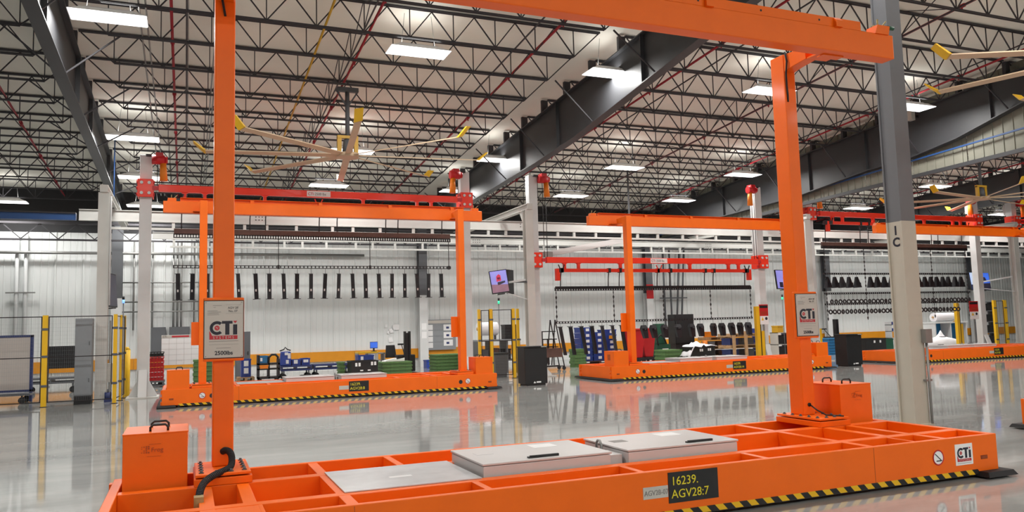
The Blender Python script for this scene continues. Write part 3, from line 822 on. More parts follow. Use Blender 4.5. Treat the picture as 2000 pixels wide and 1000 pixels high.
# ---- load racks that hang from the lifting beams
def ladder(q, x0, x1, z, h=.10, w=.05, pitch=.115):
    q.box(x0, x1, -w / 2, w / 2, z + h / 2 - .018, z + h / 2); q.box(x0, x1, -w / 2, w / 2, z - h / 2, z - h / 2 + .018)
    n = int((x1 - x0) / pitch)
    for i in range(n + 1):
        xx = x0 + (x1 - x0) * i / n; q.box(xx - .014, xx + .014, -w / 2, w / 2, z - h / 2, z + h / 2)
def chain(q, x, z0, z1, r=.022):
    n = max(2, int((z0 - z1) / .16))
    for i in range(n):
        a = z0 - (z0 - z1) * i / n; b = z0 - (z0 - z1) * (i + .92) / n
        m_ = (a + b) / 2; w_ = r * (1.6 if i % 2 else .9)
        q.cyl((x, 0, a), (x, 0, m_), .008, 6, w_); q.cyl((x, 0, m_), (x, 0, b), w_, 6, .008)
    q.cyl((x, 0, z0), (x, 0, z1), .008, 5)
def rack(label, cx, zl, ztop, mt, lows, drops, dropz, thick=False):
    r = thing('load_rack', label, 'rack', (cx, 24.7, 0), 'load racks below the lifting beams')
    q = MB(); 
    if mt == 'brown': q.box(-4.2, 4.2, -.05, .05, ztop + .02, ztop + .17); q.build('top_bar', mt, r); q = MB(); ladder(q, -4.2, 4.2, ztop - .04, .11, .09, .075); q.build('toothed_bar', 'darksteel', r)
    else: ladder(q, -4.2, 4.2, ztop, .12, .09, .10); q.box(-4.2, 4.2, -.02, .02, ztop, ztop + .1); q.build('top_bar', mt, r)
    for sx in (-3.95, -2.05, -1.6, .0, .55, 2.1, 2.5, 3.98):
        q = MB(); q.tube([(sx, 0, zl), (sx - .04, -.02, zl * .7 + ztop * .3), (sx - .05, -.02, zl * .5 + ztop * .5), (sx - .05, 0, ztop + .06)], .018, 6); q.box(sx - .045, sx + .045, -.08, .08, zl - .08, zl + .08); q.build('strap_hook', 'darksteel', r)
    for sx in drops:
        q = MB()
        if thick: chain(q, sx, ztop - .05, dropz)
        else: q.cyl((sx, 0, ztop - .05), (sx, 0, dropz), .012, 6); q.box(sx - .03, sx + .03, -.04, .04, dropz - .06, dropz + .06)
        q.build('chain' if thick else 'hanger_rod', 'darksteel', r)
    for z in lows:
        q = MB(); ladder(q, -4.2, 4.2, z, .075 if thick else .09); q.build('hanging_bar', 'darksteel', r)
    return r
rack('brown load rack with long bar of hanging steel strips behind vehicle 8', 3.85, 5.64, 4.66, 'brown', [3.72], [-3.35, -1.27, 1.53, 4.15], 3.72)
rack('dark chain rack of brackets and forks behind vehicle 14', 16.07, 3.64, 2.98, 'darksteel', [1.82], [-4.18, -1.9, .2, 2.3, 4.18], 1.78, True)
rack('brown chain rack carrying rows of rings beyond the grey column', 28.2, 5.64, 4.66, 'brown', [3.53, 2.72, 2.28], [-4.1, -1.95, 1.95, 4.1], 1.6, True)

def hang(name, mb, mats, xs, y, z, lab, cat, group, tilt=0):
    me = mb.mesh(name, mats)
    for i, x in enumerate(xs):
        o = link(name, me, None, (x, y, z))
        o.rotation_euler = (0, math.radians(random.uniform(-tilt, tilt)), math.radians(random.uniform(-20, 20)))
        tag(o, lab.format(ordw(i + 1)), cat, group)
# steel strips with a foot flange and one hole
q = MB(); q.box(-.055, .055, -.012, .012, -.92, -.16); q.box(-.055, -.045, -.012, .05, -.92, -.16); q.box(.045, .055, -.012, .05, -.92, -.16); q.box(-.10, .11, -.04, .05, -.935, -.92); q.box(-.075, .055, -.03, .05, -.175, -.16); q.cyl((0, 0, -.16), (0, 0, .0), .006, 5)
q.m(1); q.hexa([(-.02, -.0145, -.70), (.02, -.0145, -.70), (.02, -.0125, -.70), (-.02, -.0125, -.70)], [(-.02, -.0145, -.63), (.02, -.0145, -.63), (.02, -.0125, -.63), (-.02, -.0125, -.63)])
hang('steel_strip', q, ['workblack', 'paper'], [x * .9148 for x in (-.26, .18, .62, 1.08, 1.54, 2.08, 2.53, 2.97, 3.43, 3.88, 4.36, 4.82, 5.26, 5.72, 6.18, 6.66, 7.11, 7.54, 7.99, 8.45)], 24.7, 3.68, '{} black steel strip in the long row on the brown rack', 'strip', 'steel strips on the brown rack', 3)
# long slanted brackets
q = MB(); q.hexa([(-.05, -.05, -.15), (.05, -.05, -.15), (.05, .05, -.15), (-.05, .05, -.15)], [(-.14, -.04, -.11), (.08, -.04, -.11), (.08, .04, -.11), (-.14, .04, -.11)]); q.hexa([(.10, -.05, -1.1), (.20, -.05, -1.1), (.20, .05, -1.1), (.10, .05, -1.1)], [(-.05, -.05, -.15), (.05, -.05, -.15), (.05, .05, -.15), (-.05, .05, -.15)]); q.cyl((0, 0, -.12), (0, 0, 0), .006, 5)
q.m(1); q.hexa([(.035, -.053, -.66), (.065, -.053, -.66), (.065, -.051, -.66), (.035, -.051, -.66)], [(.03, -.053, -.58), (.06, -.053, -.58), (.06, -.051, -.58), (.03, -.051, -.58)])
hang('slanted_bracket', q, ['workblack', 'workblack'], (12.01, 12.41, 12.83, 13.25, 13.66, 14.08, 14.46), 24.7, 1.79, '{} slanted black bracket on the chain rack by the blue bins', 'bracket', 'slanted brackets on the chain rack', 2)
# fork-shaped parts
q = MB(); q.hexa([(-.02, -.07, -.62), (.14, -.07, -.62), (.14, .07, -.62), (-.02, .07, -.62)], [(-.12, -.08, -.25), (.12, -.08, -.25), (.12, .08, -.25), (-.12, .08, -.25)]); q.hexa([(-.12, -.08, -.25), (.12, -.08, -.25), (.12, .08, -.25), (-.12, .08, -.25)], [(-.08, -.05, -.14), (.08, -.05, -.14), (.08, .05, -.14), (-.08, .05, -.14)]); q.cyl((0, 0, -.15), (0, 0, 0), .006, 5); q.cyl((-.05, -.1, -.3), (.06, -.1, -.3), .035, 10)
hang('cast_fork', q, ['workblack'], (15.36, 15.75, 16.26, 16.86, 17.45, 17.84, 18.44, 18.82, 19.25, 19.68, 20.07), 24.7, 1.79, '{} black cast fork on the chain rack above the pallets', 'fork', 'cast forks on the chain rack', 4)
# bell-shaped cones
q = MB(); q.hexa([(-.14, -.1, -.55), (.14, -.1, -.55), (.14, .1, -.55), (-.14, .1, -.55)], [(-.05, -.05, -.1), (.03, -.05, -.1), (.03, .05, -.1), (-.05, .05, -.1)]); q.cyl((0, 0, -.1), (0, 0, 0), .006, 5); q.box(-.03, .1, -.11, -.1, -.5, -.35)
hang('bell_casting', q, ['workblack'], [x * .918 for x in (26.34, 26.76, 27.18, 27.6, 28.06, 28.89, 29.3, 29.75, 30.19, 30.6, 31.05, 31.5, 31.92, 32.33, 32.73, 33.1, 33.52, 33.9, 34.35, 34.77)], 24.7, 3.5, '{} black bell-shaped casting on the rack beyond the grey column', 'casting', 'bell castings on the ring rack', 4)
q = MB(); q.ring((0, 0, -.30), .075, .03, 'y', 14, 6); q.cyl((0, 0, -.21), (0, 0, 0), .005, 5)
for z, n_, a, b, w in ((2.68, 36, 24.35, 32.35, 'upper'), (2.27, 34, 24.25, 31.6, 'lower')):
    hang('steel_ring', q, ['darksteel'], [a + (b - a) * i / (n_ - 1) for i in range(n_)], 24.7, z, '{} dark steel ring in the ' + w + ' row beyond the grey column', 'ring', w + ' row of rings', 0)

# ================================================================== OVERHEAD CONVEYOR
def rail(name, label, y, x0, x1, bh, zt, mt='rail'):
    r = thing(name, label, 'rail', (0, y, 0))
    q = MB(); q.box(x0, x1, -.06, .06, zt - .02, zt); q.box(x0, x1, -.015, .015, zt - bh, zt); q.box(x0, x1, -.06, .06, zt - bh - .02, zt - bh); q.build('upper_beam', mt, r)
    q = MB(); q.box(x0 + .6, x1, -.045, .045, 5.06, 5.13); q.build('lower_track', mt, r)
    n = int((x1 - x0) / .95); me_ = None
    for i in range(n):
        xx = x0 + .75 + i * .95 + (.25 if i % 3 == 1 else 0)
        if me_ is None:
            s_ = MB(); s_.box(-.045, .045, -.04, .04, 5.12, zt - bh - .018); me_ = s_.mesh('spacer', mt)
        link('spacer', me_, r, (xx, 0, 0))
    return r
ra = rail('conveyor_rail', 'white overhead conveyor rail, front one of two, above the stations', 27.0, -3.05, 58, .33, 5.66)
rb = rail('conveyor_rail', 'white overhead conveyor rail, rear one of two, close to the wall', 32.3, -1.2, 58, .24, 5.64)
for xx in (-1.4, 2.9, 7.0, 10.8):
    pass
for k in range(14):
    q = MB(); xx = .8 + k * 2.9
    q.box(xx, xx + .16, -.09, -.05, 5.36, 5.39); q.box(xx, xx + .03, -.09, -.06, 5.28, 5.36); q.build('clip', 'conduit', rb)
for k, xx in enumerate((2.1, 11.6, 23.9)):
    for r_, dz in ((ra, 5.46), (rb, 5.46)):
        q = MB()
        for i in range(4):
            for j in (0, 1): q.cyl((xx + i * .1, -.02, dz + j * .1), (xx + i * .1, -.012, dz + j * .1), .02, 8)
        q.build('splice_bolts', 'darksteel', r_)
q = MB(); q.box(-26, -3.15, -.09, .09, 5.34, 5.53)
bl = thing('blue_crane_rail', 'blue crane beam ending at the white conveyor rail', 'beam', (0, 27.2, 0)); q.build('web', 'brightblue', bl)
q = MB(); q.box(-26, -3.15, -.13, .13, 5.53, 5.57); q.build('top_flange', 'darksteel', bl)
def conveyor_post(label, x, y, yend, bigarm=True):
    c = thing('conveyor_post', label, 'post', (x, y, 0), 'conveyor support posts')
    q = MB(); q.box(-.14, .14, -.14, -.12, .02, 5.72); q.box(-.14, .14, .12, .14, .02, 5.72); q.box(-.01, .01, -.12, .12, .02, 5.72); q.build('shaft', 'cream', c)
    q = MB(); q.box(-.1, .1, -.2, yend - y, 5.72, 5.74); q.box(-.01, .01, -.2, yend - y, 5.74, 5.9); q.box(-.1, .1, -.2, yend - y, 5.9, 5.92); q.box(-.1, .1, -.215, -.2, 5.72, 5.92); q.build('arm', 'cream', c)
    q = MB(); q.box(-.16, .16, -.25, .25, 0, .02); q.build('base_plate', 'cream', c)
    q = MB(); q.prism([(.14, 5.1), (.14, 5.72), (.6, 5.72)], 'x', -.06, .06); q.build('knee_brace', 'cream', c)
    return c
cp = conveyor_post('cream conveyor post with long arm inside the fenced cell', -2.12, 24.2, 32.5)
q = MB(); q.tube([(.18, -.2, 2.6), (.18, -.2, 5.6)], .025, 6); q.build('air_pipe', 'white', cp)
conveyor_post('cream conveyor post with long arm behind the black kiosk', 10.85, 24.6, 32.5)
conveyor_post('cream conveyor post with long arm behind the orange post with small sign', 23.1, 24.6, 32.5)
conveyor_post('cream conveyor post with long arm beside the wide far monitor', 35.4, 24.6, 32.5)

# ================================================================== FENCED CELLS
def fence_post(label, x, y, h=2.34, w=.06):
    p = thing('fence_post', label, 'post', (x, y, 0), 'yellow fence posts')
    q = MB(); q.box(-w, w, -.05, .05, .012, h); q.build('upright', 'yellow', p)
    q = MB(); q.box(-.08, .08, -.08, .08, 0, .012); q.build('foot_plate', 'darksteel', p)
    for z in (.5, 1.25, 1.95):
        q = MB(); q.box(-w - .02, w + .02, -.06, -.05, z, z + .06); q.build('clip', 'dgrey', p)
    return p
def mesh_panel(label, a, b, z0=.12, z1=2.3):
    a = Vector((*a, 0)); b = Vector((*b, 0)); L_ = (b - a).length; ang = math.atan2(b.y - a.y, b.x - a.x)
    p = thing('mesh_panel', label, 'fence panel', a, 'wire mesh fence panels', ang)
    for z in (z0, (z0 + z1) / 2 + .05, z1):
        q = MB(); q.box(0, L_, -.012, .012, z - .012, z + .012); q.build('frame_rail', 'darksteel', p)
    for x in (.012, L_ - .012):
        q = MB(); q.box(x - .012, x + .012, -.012, .012, z0, z1); q.build('frame_stile', 'darksteel', p)
    q = MB(); n = int(L_ / .05)
    for i in range(n): q.bar((i * .05 + .025, 0, z0), (i * .05 + .025, 0, z1), .0016)
    for k in range(int((z1 - z0) / .1)): q.bar((0, 0, z0 + k * .1), (L_, 0, z0 + k * .1), .0016)
    tag(q.build('wire_mesh', 'grey', p), kind='stuff')
fence_post('yellow fence post between the blue cart and grey cabinet', -3.35, 23.4)
fence_post('yellow fence post beside the cream conveyor post', -1.73, 23.4, w=.045)
fence_post('slim yellow fence post second from the fence corner', -1.66, 24.3, w=.03)
fence_post('slim yellow fence post third from the fence corner', -1.62, 25.2, w=.025)
mesh_panel('wire mesh panel in front of the blue cart', (-6.6, 23.4), (-3.42, 23.4))
mesh_panel('wire mesh panel in front of the grey cabinet', (-3.28, 23.4), (-1.8, 23.4))
mesh_panel('wire mesh panel folding back from the fence corner', (-1.72, 23.46), (-1.62, 25.15))
q = MB(); q.cyl((0, 0, 0), (0, 0, 1.35), .085, 16); q.cyl((0, 0, 1.35), (0, 0, 1.44), .085, 16, .03)
tag(q.build('bollard', 'yellow', None, (-1.60, 26.0, 0)), 'yellow steel bollard behind the fence corner', 'bollard')

# grey cabinet with a black plinth
g = thing('tall_cabinet', 'tall grey cabinet with black plinth inside the fence', 'cabinet', (-2.5, 23.85, 0))
q = MB(); q.box(-.2, .2, -.2, .25, .22, 2.25); q.build('body', 'grey', g, bevel=.008)
q = MB(); q.box(-.2, .2, -.22, .22, 0, .22); q.build('plinth', 'black', g)
for z0, z1 in ((.25, 1.0), (1.03, 2.15)):
    q = MB(); q.box(-.19, .19, -.212, -.2, z0, z1); d = q.build('door', 'grey', g); q = MB(); q.box(.13, .15, -.23, -.212, (z0 + z1) / 2 - .05, (z0 + z1) / 2 + .05); q.build('handle', 'dgrey', d)
# blue cart with a milky sheet
g = thing('screen_cart', 'blue framed cart holding a milky plastic sheet behind mesh', 'cart', (-5.0, 25.4, 0))
q = MB(); q.box(-1.1, 1.02, -.03, .03, .36, 1.8); q.build('sheet', 'plastic_sheet', g)
for x0, x1, z0, z1 in ((-1.15, 1.09, 1.8, 1.86), (-1.15, 1.09, .3, .36), (1.02, 1.09, .03, 1.86), (-1.15, -1.1, .1, 1.86)):
    q = MB(); q.box(x0, x1, -.05, .05, z0, z1); q.build('frame_bar', 'dblue', g)
q = MB(); q.box(-1.1, 1.1, -.4, .4, .22, .27); q.build('platform', 'dgrey', g)
for x in (-.9, .9):
    for yy in (-.33, .33):
        q = MB(); q.cyl((x, yy - .025, .09), (x, yy + .025, .09), .09, 12); q.bar((x, yy, .1), (x, yy, .22), .04); q.build('castor', 'rubber', g)
def flat_cart(label, x, y, w, d, zt, mt, wheel='rubber', group='low carts'):
    g = thing('low_cart', label, 'cart', (x, y, 0), group)
    q = MB(); q.box(-w / 2, w / 2, -d / 2, d / 2, zt - .06, zt); q.build('platform', mt, g)
    q = MB(); q.box(-w / 2, w / 2, -d / 2, -d / 2 + .05, zt - .2, zt - .14); q.box(-w / 2, w / 2, d / 2 - .05, d / 2, zt - .2, zt - .14)
    for xx in (-w / 2 + .05, w / 2 - .05, 0): q.box(xx - .025, xx + .025, -d / 2, d / 2, zt - .15, zt - .06)
    q.build('underframe', mt, g)
    for xx in (-w / 2 + .12, w / 2 - .12):
        for yy in (-d / 2 + .1, d / 2 - .1):
            q = MB(); q.cyl((xx, yy - .03, .1), (xx, yy + .03, .1), .1, 12); q.build('castor', wheel, g)
            q = MB(); q.bar((xx, yy, .12), (xx, yy, zt - .18), .05); q.build('castor_fork', 'dgrey', g)
    return g
flat_cart('low grey cart in front of the amber band inside the cell', -4.0, 29.6, 1.5, .9, .5, 'dgrey')
q = MB(); q.box(-.55, .55, -.03, .03, .66, 1.47)
bb_ = thing('black_board', 'black board standing before the amber band inside the cell', 'board', (-4.1, 33.0, 0)); q.build('panel', 'black', bb_)
for x in (-.5, .5):
    q = MB(); q.box(x - .03, x + .03, -.2, .2, 0, .04); q.box(x - .02, x + .02, -.02, .02, .04, .66); q.build('leg', 'dgrey', bb_)
g = thing('electrical_box', 'white electrical box on a strut beside the fence corner', 'box', (-1.95, 24.55, 0))
q = MB(); q.box(-.08, .08, -.06, .06, .5, 1.02); q.build('casing', 'cream', g, bevel=.008)
q = MB(); q.box(-.02, .02, .06, .1, 0, 2.2); q.build('strut', 'conduit', g)
g = thing('blue_pump', 'small blue pump on the floor beside the fence corner', 'pump', (-1.93, 24.05, 0))
q = MB(); q.cyl((-.08, 0, .16), (.08, 0, .16), .1, 12); q.box(-.09, .09, -.1, .1, 0, .08); q.build('motor', 'dblue', g); q = MB(); q.cyl((0, 0, .22), (0, 0, .34), .03, 8); q.build('outlet', 'dgrey', g)
# monitor seen edge-on inside the cell, red tag, beacon
def beacon(label, x, y, z0, z1, mt):
    g = thing('stack_light', label, 'beacon', (x, y, 0), 'stack lights')
    q = MB(); q.cyl((0, 0, z0), (0, 0, z1 - .2), .015, 8); q.build('pole', 'dgrey', g)
    q = MB(); q.cyl((0, 0, z1 - .2), (0, 0, z1 - .1), .035, 10); q.build('lens', mt, g)
    q = MB(); q.cyl((0, 0, z1 - .1), (0, 0, z1), .035, 10); q.build('cap', 'black', g)
beacon('stack light with blue glow behind the fence corner', -1.75, 26.4, 0, 2.95, 'bluelamp')
beacon('stack light with green glow below the tilted monitor', 10.25, 26.0, 0, 2.75, 'greenlamp')
beacon('stack light with green glow beside the far conveyor post', 22.95, 26.0, 0, 2.75, 'greenlamp')

def monitor(label, x, y, z, w, h, rz, pic, tilt=6, armto=None, roll=0):
    g = thing('wall_monitor', label, 'monitor', (x, y, z), 'station monitors', rz)
    g.rotation_euler = (math.radians(-tilt), math.radians(roll), rz)
    q = MB(); q.box(-w / 2, w / 2, 0, .06, -h / 2, h / 2); q.build('casing', 'black', g, bevel=.008)
    q = MB(); q.box(-w / 2 + .03, w / 2 - .03, -.004, 0, -h / 2 + .03, h / 2 - .03); s = q.build('screen', pic[0], g)
    W_, H_ = w / 2 - .03, h / 2 - .03
    for mt, poly in pic[1]:
        q = MB(); q.quad(*[(u * W_, -.0055, v_ * H_) for u, v_ in poly]); q.build('screen_picture', mt, s)
    q = MB(); q.box(-w * .2, w * .2, -.02, .12, -h / 2 - .04, -h / 2 - .015); q.build('bracket', 'darksteel', g)
    q = MB(); q.box(-.1, .1, .06, .2, -.1, .1); q.build('mount', 'dgrey', g)
    if armto:
        q = MB(); a = Vector(armto) - Vector((x, y, z)); a.rotate(Matrix.Rotation(-rz, 3, 'Z'))
        q.bar((0, .15, -.05), a, .06); q.bar((0, .15, -.3), a + Vector((0, 0, -.7)), .025); q.build('arm', 'white', g)
tractor = [('scr_field', [(-1, -1), (1, -1), (1, -.35), (-1, -.2)]), ('scr_red', [(-.35, .0), (.25, .05), (.25, .55), (0, .7), (-.3, .5)]), ('scr_dark', [(-.25, -.35), (.7, -.15), (.7, .02), (-.25, -.05)]), ('scr_dark', [(-.2, .2), (.15, .2), (.15, .4), (-.2, .4)])]
bigred = [('scr_red', [(-.1, -.8), (1, -.8), (1, .8), (.1, .8), (-.1, .2)]), ('scr_dark', [(-.7, -.9), (-.2, -.9), (-.2, -.3), (-.7, -.3)]), ('scr_dark', [(.2, -1), (.9, -1), (.9, -.2), (.2, -.2)])]
carpic = [('scr_pale', [(-1, -.4), (-.35, -.5), (-.35, 1), (-1, 1)]), ('scr_dark', [(-1, -1), (1, -1), (1, -.2), (-1, -.35)]), ('scr_dark', [(.0, .0), (.7, .05), (.55, .5), (.2, .5)])]
monitor('tilted monitor showing a red machine, beside the black kiosk', 9.86, 24.9, 3.27, .62, .80, math.radians(-14), ('scr_sky', tractor), 8, (10.75, 24.7, 3.2), -7)
monitor('monitor showing a big red machine behind the tall orange post', 22.2, 25.0, 3.32, .95, .78, math.radians(12), ('scr_sky', bigred), 6, (23.1, 24.7, 3.2))
monitor('wide monitor with blue picture at the far lift column', 34.35, 25.6, 3.25, 1.75, .85, math.radians(10), ('scr_blue', carpic), 6, (35.3, 24.7, 3.3))
monitor('monitor seen edge-on beside the cream post of the fenced cell', -1.92, 24.75, 3.05, .75, .95, math.radians(78), ('scr_dark', []), 4)
g = thing('speaker_panel', 'thin black back of a second monitor beside the tilted one', 'monitor', (10.42, 25.3, 3.28), None, math.radians(40))
q = MB(); q.box(-.22, .22, -.03, .03, -.42, .42); q.build('casing', 'black', g); q = MB(); q.box(-.05, .05, .03, .1, -.1, .1); q.bar((0, .06, 0), (-.17, -.80, -.05), .05); q.build('mount', 'dgrey', g)

# ================================================================== GOODS ALONG THE BACK WALL
def tray_stack(label, x, y, z0, w, d, h, n, mt, group, name='plastic_tray', rz=0):
    ht = h / n
    q = MB()
    q.box(-w / 2 + .02, w / 2 - .02, -d / 2 + .02, d / 2 - .02, 0, ht * .3)
    q.box(-w / 2, w / 2, -d / 2, d / 2, ht * .55, ht * .97)
    q.box(-w / 2 + .03, w / 2 - .03, -d / 2 + .03, d / 2 - .03, ht * .3, ht * .55)
    me = q.mesh(name, mt)
    for i in range(n):
        o = link(name, me, None, (x + random.uniform(-.01, .01), y, z0 + i * ht)); o.rotation_euler = (0, 0, rz)
        pos = 'lone' if n == 1 else ('lowest' if i == 0 else ('topmost' if i == n - 1 else ordw(i + 1) + ' from the floor'))
        tag(o, label.format(pos), 'tray', group)
def pallet(label, x, y, z0=0, w=1.2, d=1.0, mt='wood', rz=0):
    g = thing('pallet', label, 'pallet', (x, y, z0), 'pallets', rz)
    for k in range(5):
        yy = -d / 2 + (d - .12) * k / 4
        q = MB(); q.box(-w / 2, w / 2, yy, yy + .12, .12, .145); q.build('deck_board', mt, g)
    for xx in (-w / 2, -.05, w / 2 - .1):
        q = MB(); q.box(xx, xx + .1, -d / 2, d / 2, .022, .12); q.build('stringer', mt, g)
    for yy in (-d / 2, -.06, d / 2 - .12):
        q = MB(); q.box(-w / 2, w / 2, yy, yy + .12, 0, .022); q.build('bottom_board', mt, g)
    return g
def tote(label, x, y, z0, w, d, h, mt, cards=(), rz=0, name='storage_tote', group='storage totes'):
    g = thing(name, label, 'tote', (x, y, z0), group, rz)
    t = .025
    q = MB(); q.box(-w / 2, w / 2, -d / 2, d / 2, 0, t); q.box(-w / 2, w / 2, -d / 2, -d / 2 + t, t, h); q.box(-w / 2, w / 2, d / 2 - t, d / 2, t, h); q.box(-w / 2, -w / 2 + t, -d / 2 + t, d / 2 - t, t, h); q.box(w / 2 - t, w / 2, -d / 2 + t, d / 2 - t, t, h)
    q.build('body', mt, g)
    q = MB(); q.box(-w / 2 - .015, w / 2 + .015, -d / 2 - .015, -d / 2, h - .05, h); q.box(-w / 2 - .015, w / 2 + .015, d / 2, d / 2 + .015, h - .05, h); q.box(-w / 2 - .015, -w / 2, -d / 2, d / 2, h - .05, h); q.box(w / 2, w / 2 + .015, -d / 2, d / 2, h - .05, h); q.build('rim', mt, g)
    for (u, v_, a, b) in cards:
        q = MB(); q.box(u * w - a / 2, u * w + a / 2, -d / 2 - .018, -d / 2 - .001, v_ * h - b / 2, v_ * h + b / 2); q.build('label_card', 'paper', g)
    return g
# red baskets with black top, one stack on a dolly
flat_cart('dolly under the stack of red baskets', -.97, 30.0, .62, .6, .22, 'dgrey')
for i in range(6):
    g = thing('wire_basket', f'{"black" if i == 5 else "red"} basket, {ordw(i + 1)} from the bottom of the stack near the whiteboard', 'basket', (-.97, 30.0, .22 + i * .165), 'stacked red baskets')
    mt = 'black' if i == 5 else 'crimson'
    for z in (0, .13):
        q = MB(); q.box(-.28, .28, -.25, -.23, z, z + .02); q.box(-.28, .28, .23, .25, z, z + .02); q.box(-.28, -.26, -.23, .23, z, z + .02); q.box(.26, .28, -.23, .23, z, z + .02); q.build('hoop', mt, g)
    q = MB()
    for k in range(6): q.bar((-.26 + k * .1, -.24, .01), (-.22 + k * .1, -.24, .14), .03)
    q.box(-.26, .26, -.2, .2, .0, .1); q.build('slats', mt, g)
# whiteboard with grid and red header
g = thing('planning_board', 'white planning board with grid lines and red header', 'board', (-.19, 31.0, 0))
q = MB(); q.box(-.62, .62, -.02, .02, .69, 1.76); wbd = q.build('panel', 'paper', g)
q = MB(); q.box(-.62, .62, -.024, -.02, 1.66, 1.75); q.build('header', 'signface', wbd)
text('CTi', .09, 'ink', wbd, -.58, -.027, 1.675, 'board_lettering'); 
q = MB(); q.box(-.28, .3, -.026, -.024, 1.675, 1.735); q.build('header_strip', 'redink', wbd)
q = MB()
for k in range(5): q.box(-.62 + .25 * k, -.615 + .25 * k, -.022, -.02, .7, 1.66)
for k in range(5): q.box(-.62, .62, -.022, -.02, .85 + .2 * k, .854 + .2 * k)
tag(q.build('grid_lines', 'greyink', wbd), kind='stuff')
for x in (-.55, .55):
    q = MB(); q.box(x - .02, x + .02, .02, .05, 0, 1.7); q.box(x - .02, x + .02, -.25, .3, 0, .04); q.build('leg', 'dgrey', g)
for i, (x, w) in enumerate(((-1.05, .55), (-.25, .78))):
    g = thing('electrical_cabinet', f'grey electrical cabinet on the wall, {ordw(i + 1)} behind the planning board', 'cabinet', (x, 35.75, 0), 'grey wall cabinets')
    q = MB(); q.box(-w / 2, w / 2, -.2, .15, 1.0, 2.1); q.build('body', 'dgrey', g)
    q = MB(); q.box(-w / 2 + .03, w / 2 - .03, -.215, -.2, 1.04, 2.06); d = q.build('door', 'dgrey', g); q = MB(); q.box(w / 2 - .1, w / 2 - .07, -.235, -.215, 1.5, 1.6); q.build('handle', 'black', d)
# pipes that run up and along the wall behind the first column
g = thing('wall_pipes', 'bundle of grey conduits climbing the wall beside the lift column', 'pipes', (0, 35.75, 0))
for k, x in enumerate((-2.0, -1.55, -1.3, -.5, -.35, -.2, .3, .5, .9)):
    q = MB(); q.cyl((x, 0, 2.0), (x, 0, 5.7), .035, 8); q.build('riser', 'conduit', g)
for z in (2.75, 3.15, 3.95):
    q = MB(); q.cyl((-2.4, -.08, z), (1.2, -.08, z), .03, 8); q.build('cross_run', 'conduit', g)
q = MB(); q.cyl((-14, -.1, 5.15), (7.5, -.1, 5.15), .06, 8); q.build('long_run', 'conduit', g)
g = thing('wall_downpipe', 'pair of pale pipes on the white wall above the blue cart', 'pipes', (-6.0, 35.8, 0))
for x in (-.15, .15):
    q = MB(); q.cyl((x, 0, .9), (x, 0, 5.9), .07, 8); q.build('riser', 'white', g)
q = MB(); q.box(-.5, .5, -.09, .0, 3.55, 3.6); q.build('strap', 'conduit', g)
g = thing('wall_conduits', 'cluster of dark conduits rising from the black cabinet', 'pipes', (22.0, 35.7, 0))
for k, x in enumerate((1.6, 2.0, 2.3, 2.6)):
    q = MB(); q.cyl((x, 0, 1.6), (x + (.35 if k > 1 else 0), 0, 5.6), .05, 8); q.build('riser', 'dgrey', g)
q = MB(); q.box(1.3, 3.0, -.06, .0, 3.0, 3.06); q.build('strap', 'dgrey', g)
g = thing('steel_cabinet', 'grey steel cabinet behind the tall orange post with the sign', 'cabinet', (2.15, 33.0, 0))
q = MB(); q.box(-.35, .2, -.25, .25, 0, 1.82); q.build('body', 'dgrey', g, bevel=.01)
q = MB(); q.box(-.33, .18, -.262, -.25, .06, 1.78); d = q.build('door', 'dgrey', g); q = MB(); q.box(.1, .13, -.28, -.262, .9, 1.05); q.build('handle', 'black', d)
tray_stack('green tray {} in the stack behind the orange post', .6, 28.6, .0, .75, .9, .92, 6, 'green', 'green trays behind the post')
pallet('wooden pallet under the blue box by the orange post', 2.05, 31.0, 0, .6, .8)
tote('blue box with white cards on the small pallet', 2.06, 31.0, .146, .34, .5, .66, 'blue', ((0, .35, .16, .2), (0, .75, .16, .2)))
# dark wheeled rack and blue goods
g = thing('trolley_rack', 'dark wheeled trolley with curved hood beside the blue cover', 'trolley', (2.77, 30.0, 0))
for x0, x1, z0, z1 in ((-.38, -.32, .1, .95), (.32, .38, .1, .8), (-.38, .38, .1, .17), (-.38, .38, .42, .47), (-.38, .38, .6, .66), (-.02, .03, .1, .9)):
    q = MB(); q.box(x0, x1, -.3, .3, z0, z1); q.build('frame_bar', 'black', g)
q = MB(); q.tube([(0, 0, .66), (.03, 0, .86), (.12, 0, .95), (.26, 0, .95), (.34, 0, .86), (.36, 0, .66)], .04, 8); q.build('hood_bow', 'black', g)
for x in (-.3, .3):
    for yy in (-.25, .25): q = MB(); q.cyl((x, yy - .025, .06), (x, yy + .025, .06), .06, 10); q.build('castor', 'rubber', g)
tote('teal box on the top of the dark trolley', 2.57, 30.0, .662, .3, .5, .26, 'teal', ((-.2, .5, .07, .12),))
tote('orange box on the middle shelf of the dark trolley', 2.6, 29.9, .472, .28, .4, .12, 'ochre')
flat_cart('dark blue flat cart below the covered blue machine', 3.85, 31.0, 1.15, .8, .5, 'dblue')
flat_cart('dark blue flat cart standing empty before the amber band', 5.15, 31.0, 1.35, .8, .5, 'dblue')
g = thing('covered_machine', 'blue fabric hood with white cards over a small machine', 'machine', (3.48, 31.0, .5))
q = MB(); q.hexa([(-.22, -.25, 0), (.2, -.25, 0), (.2, .25, 0), (-.22, .25, 0)], [(-.16, -.18, .52), (.19, -.18, .52), (.19, .18, .52), (-.16, .18, .52)]); q.build('hood', 'blue', g, bevel=.03)
for (u, z, a, b) in ((.05, .14, .1, .14), (.12, .36, .1, .2), (.02, .44, .12, .1)):
    q = MB(); q.box(u - a / 2, u + a / 2, -.265 + z * .12, -.245 + z * .12, z - b / 2, z + b / 2); q.build('card', 'paper', g)
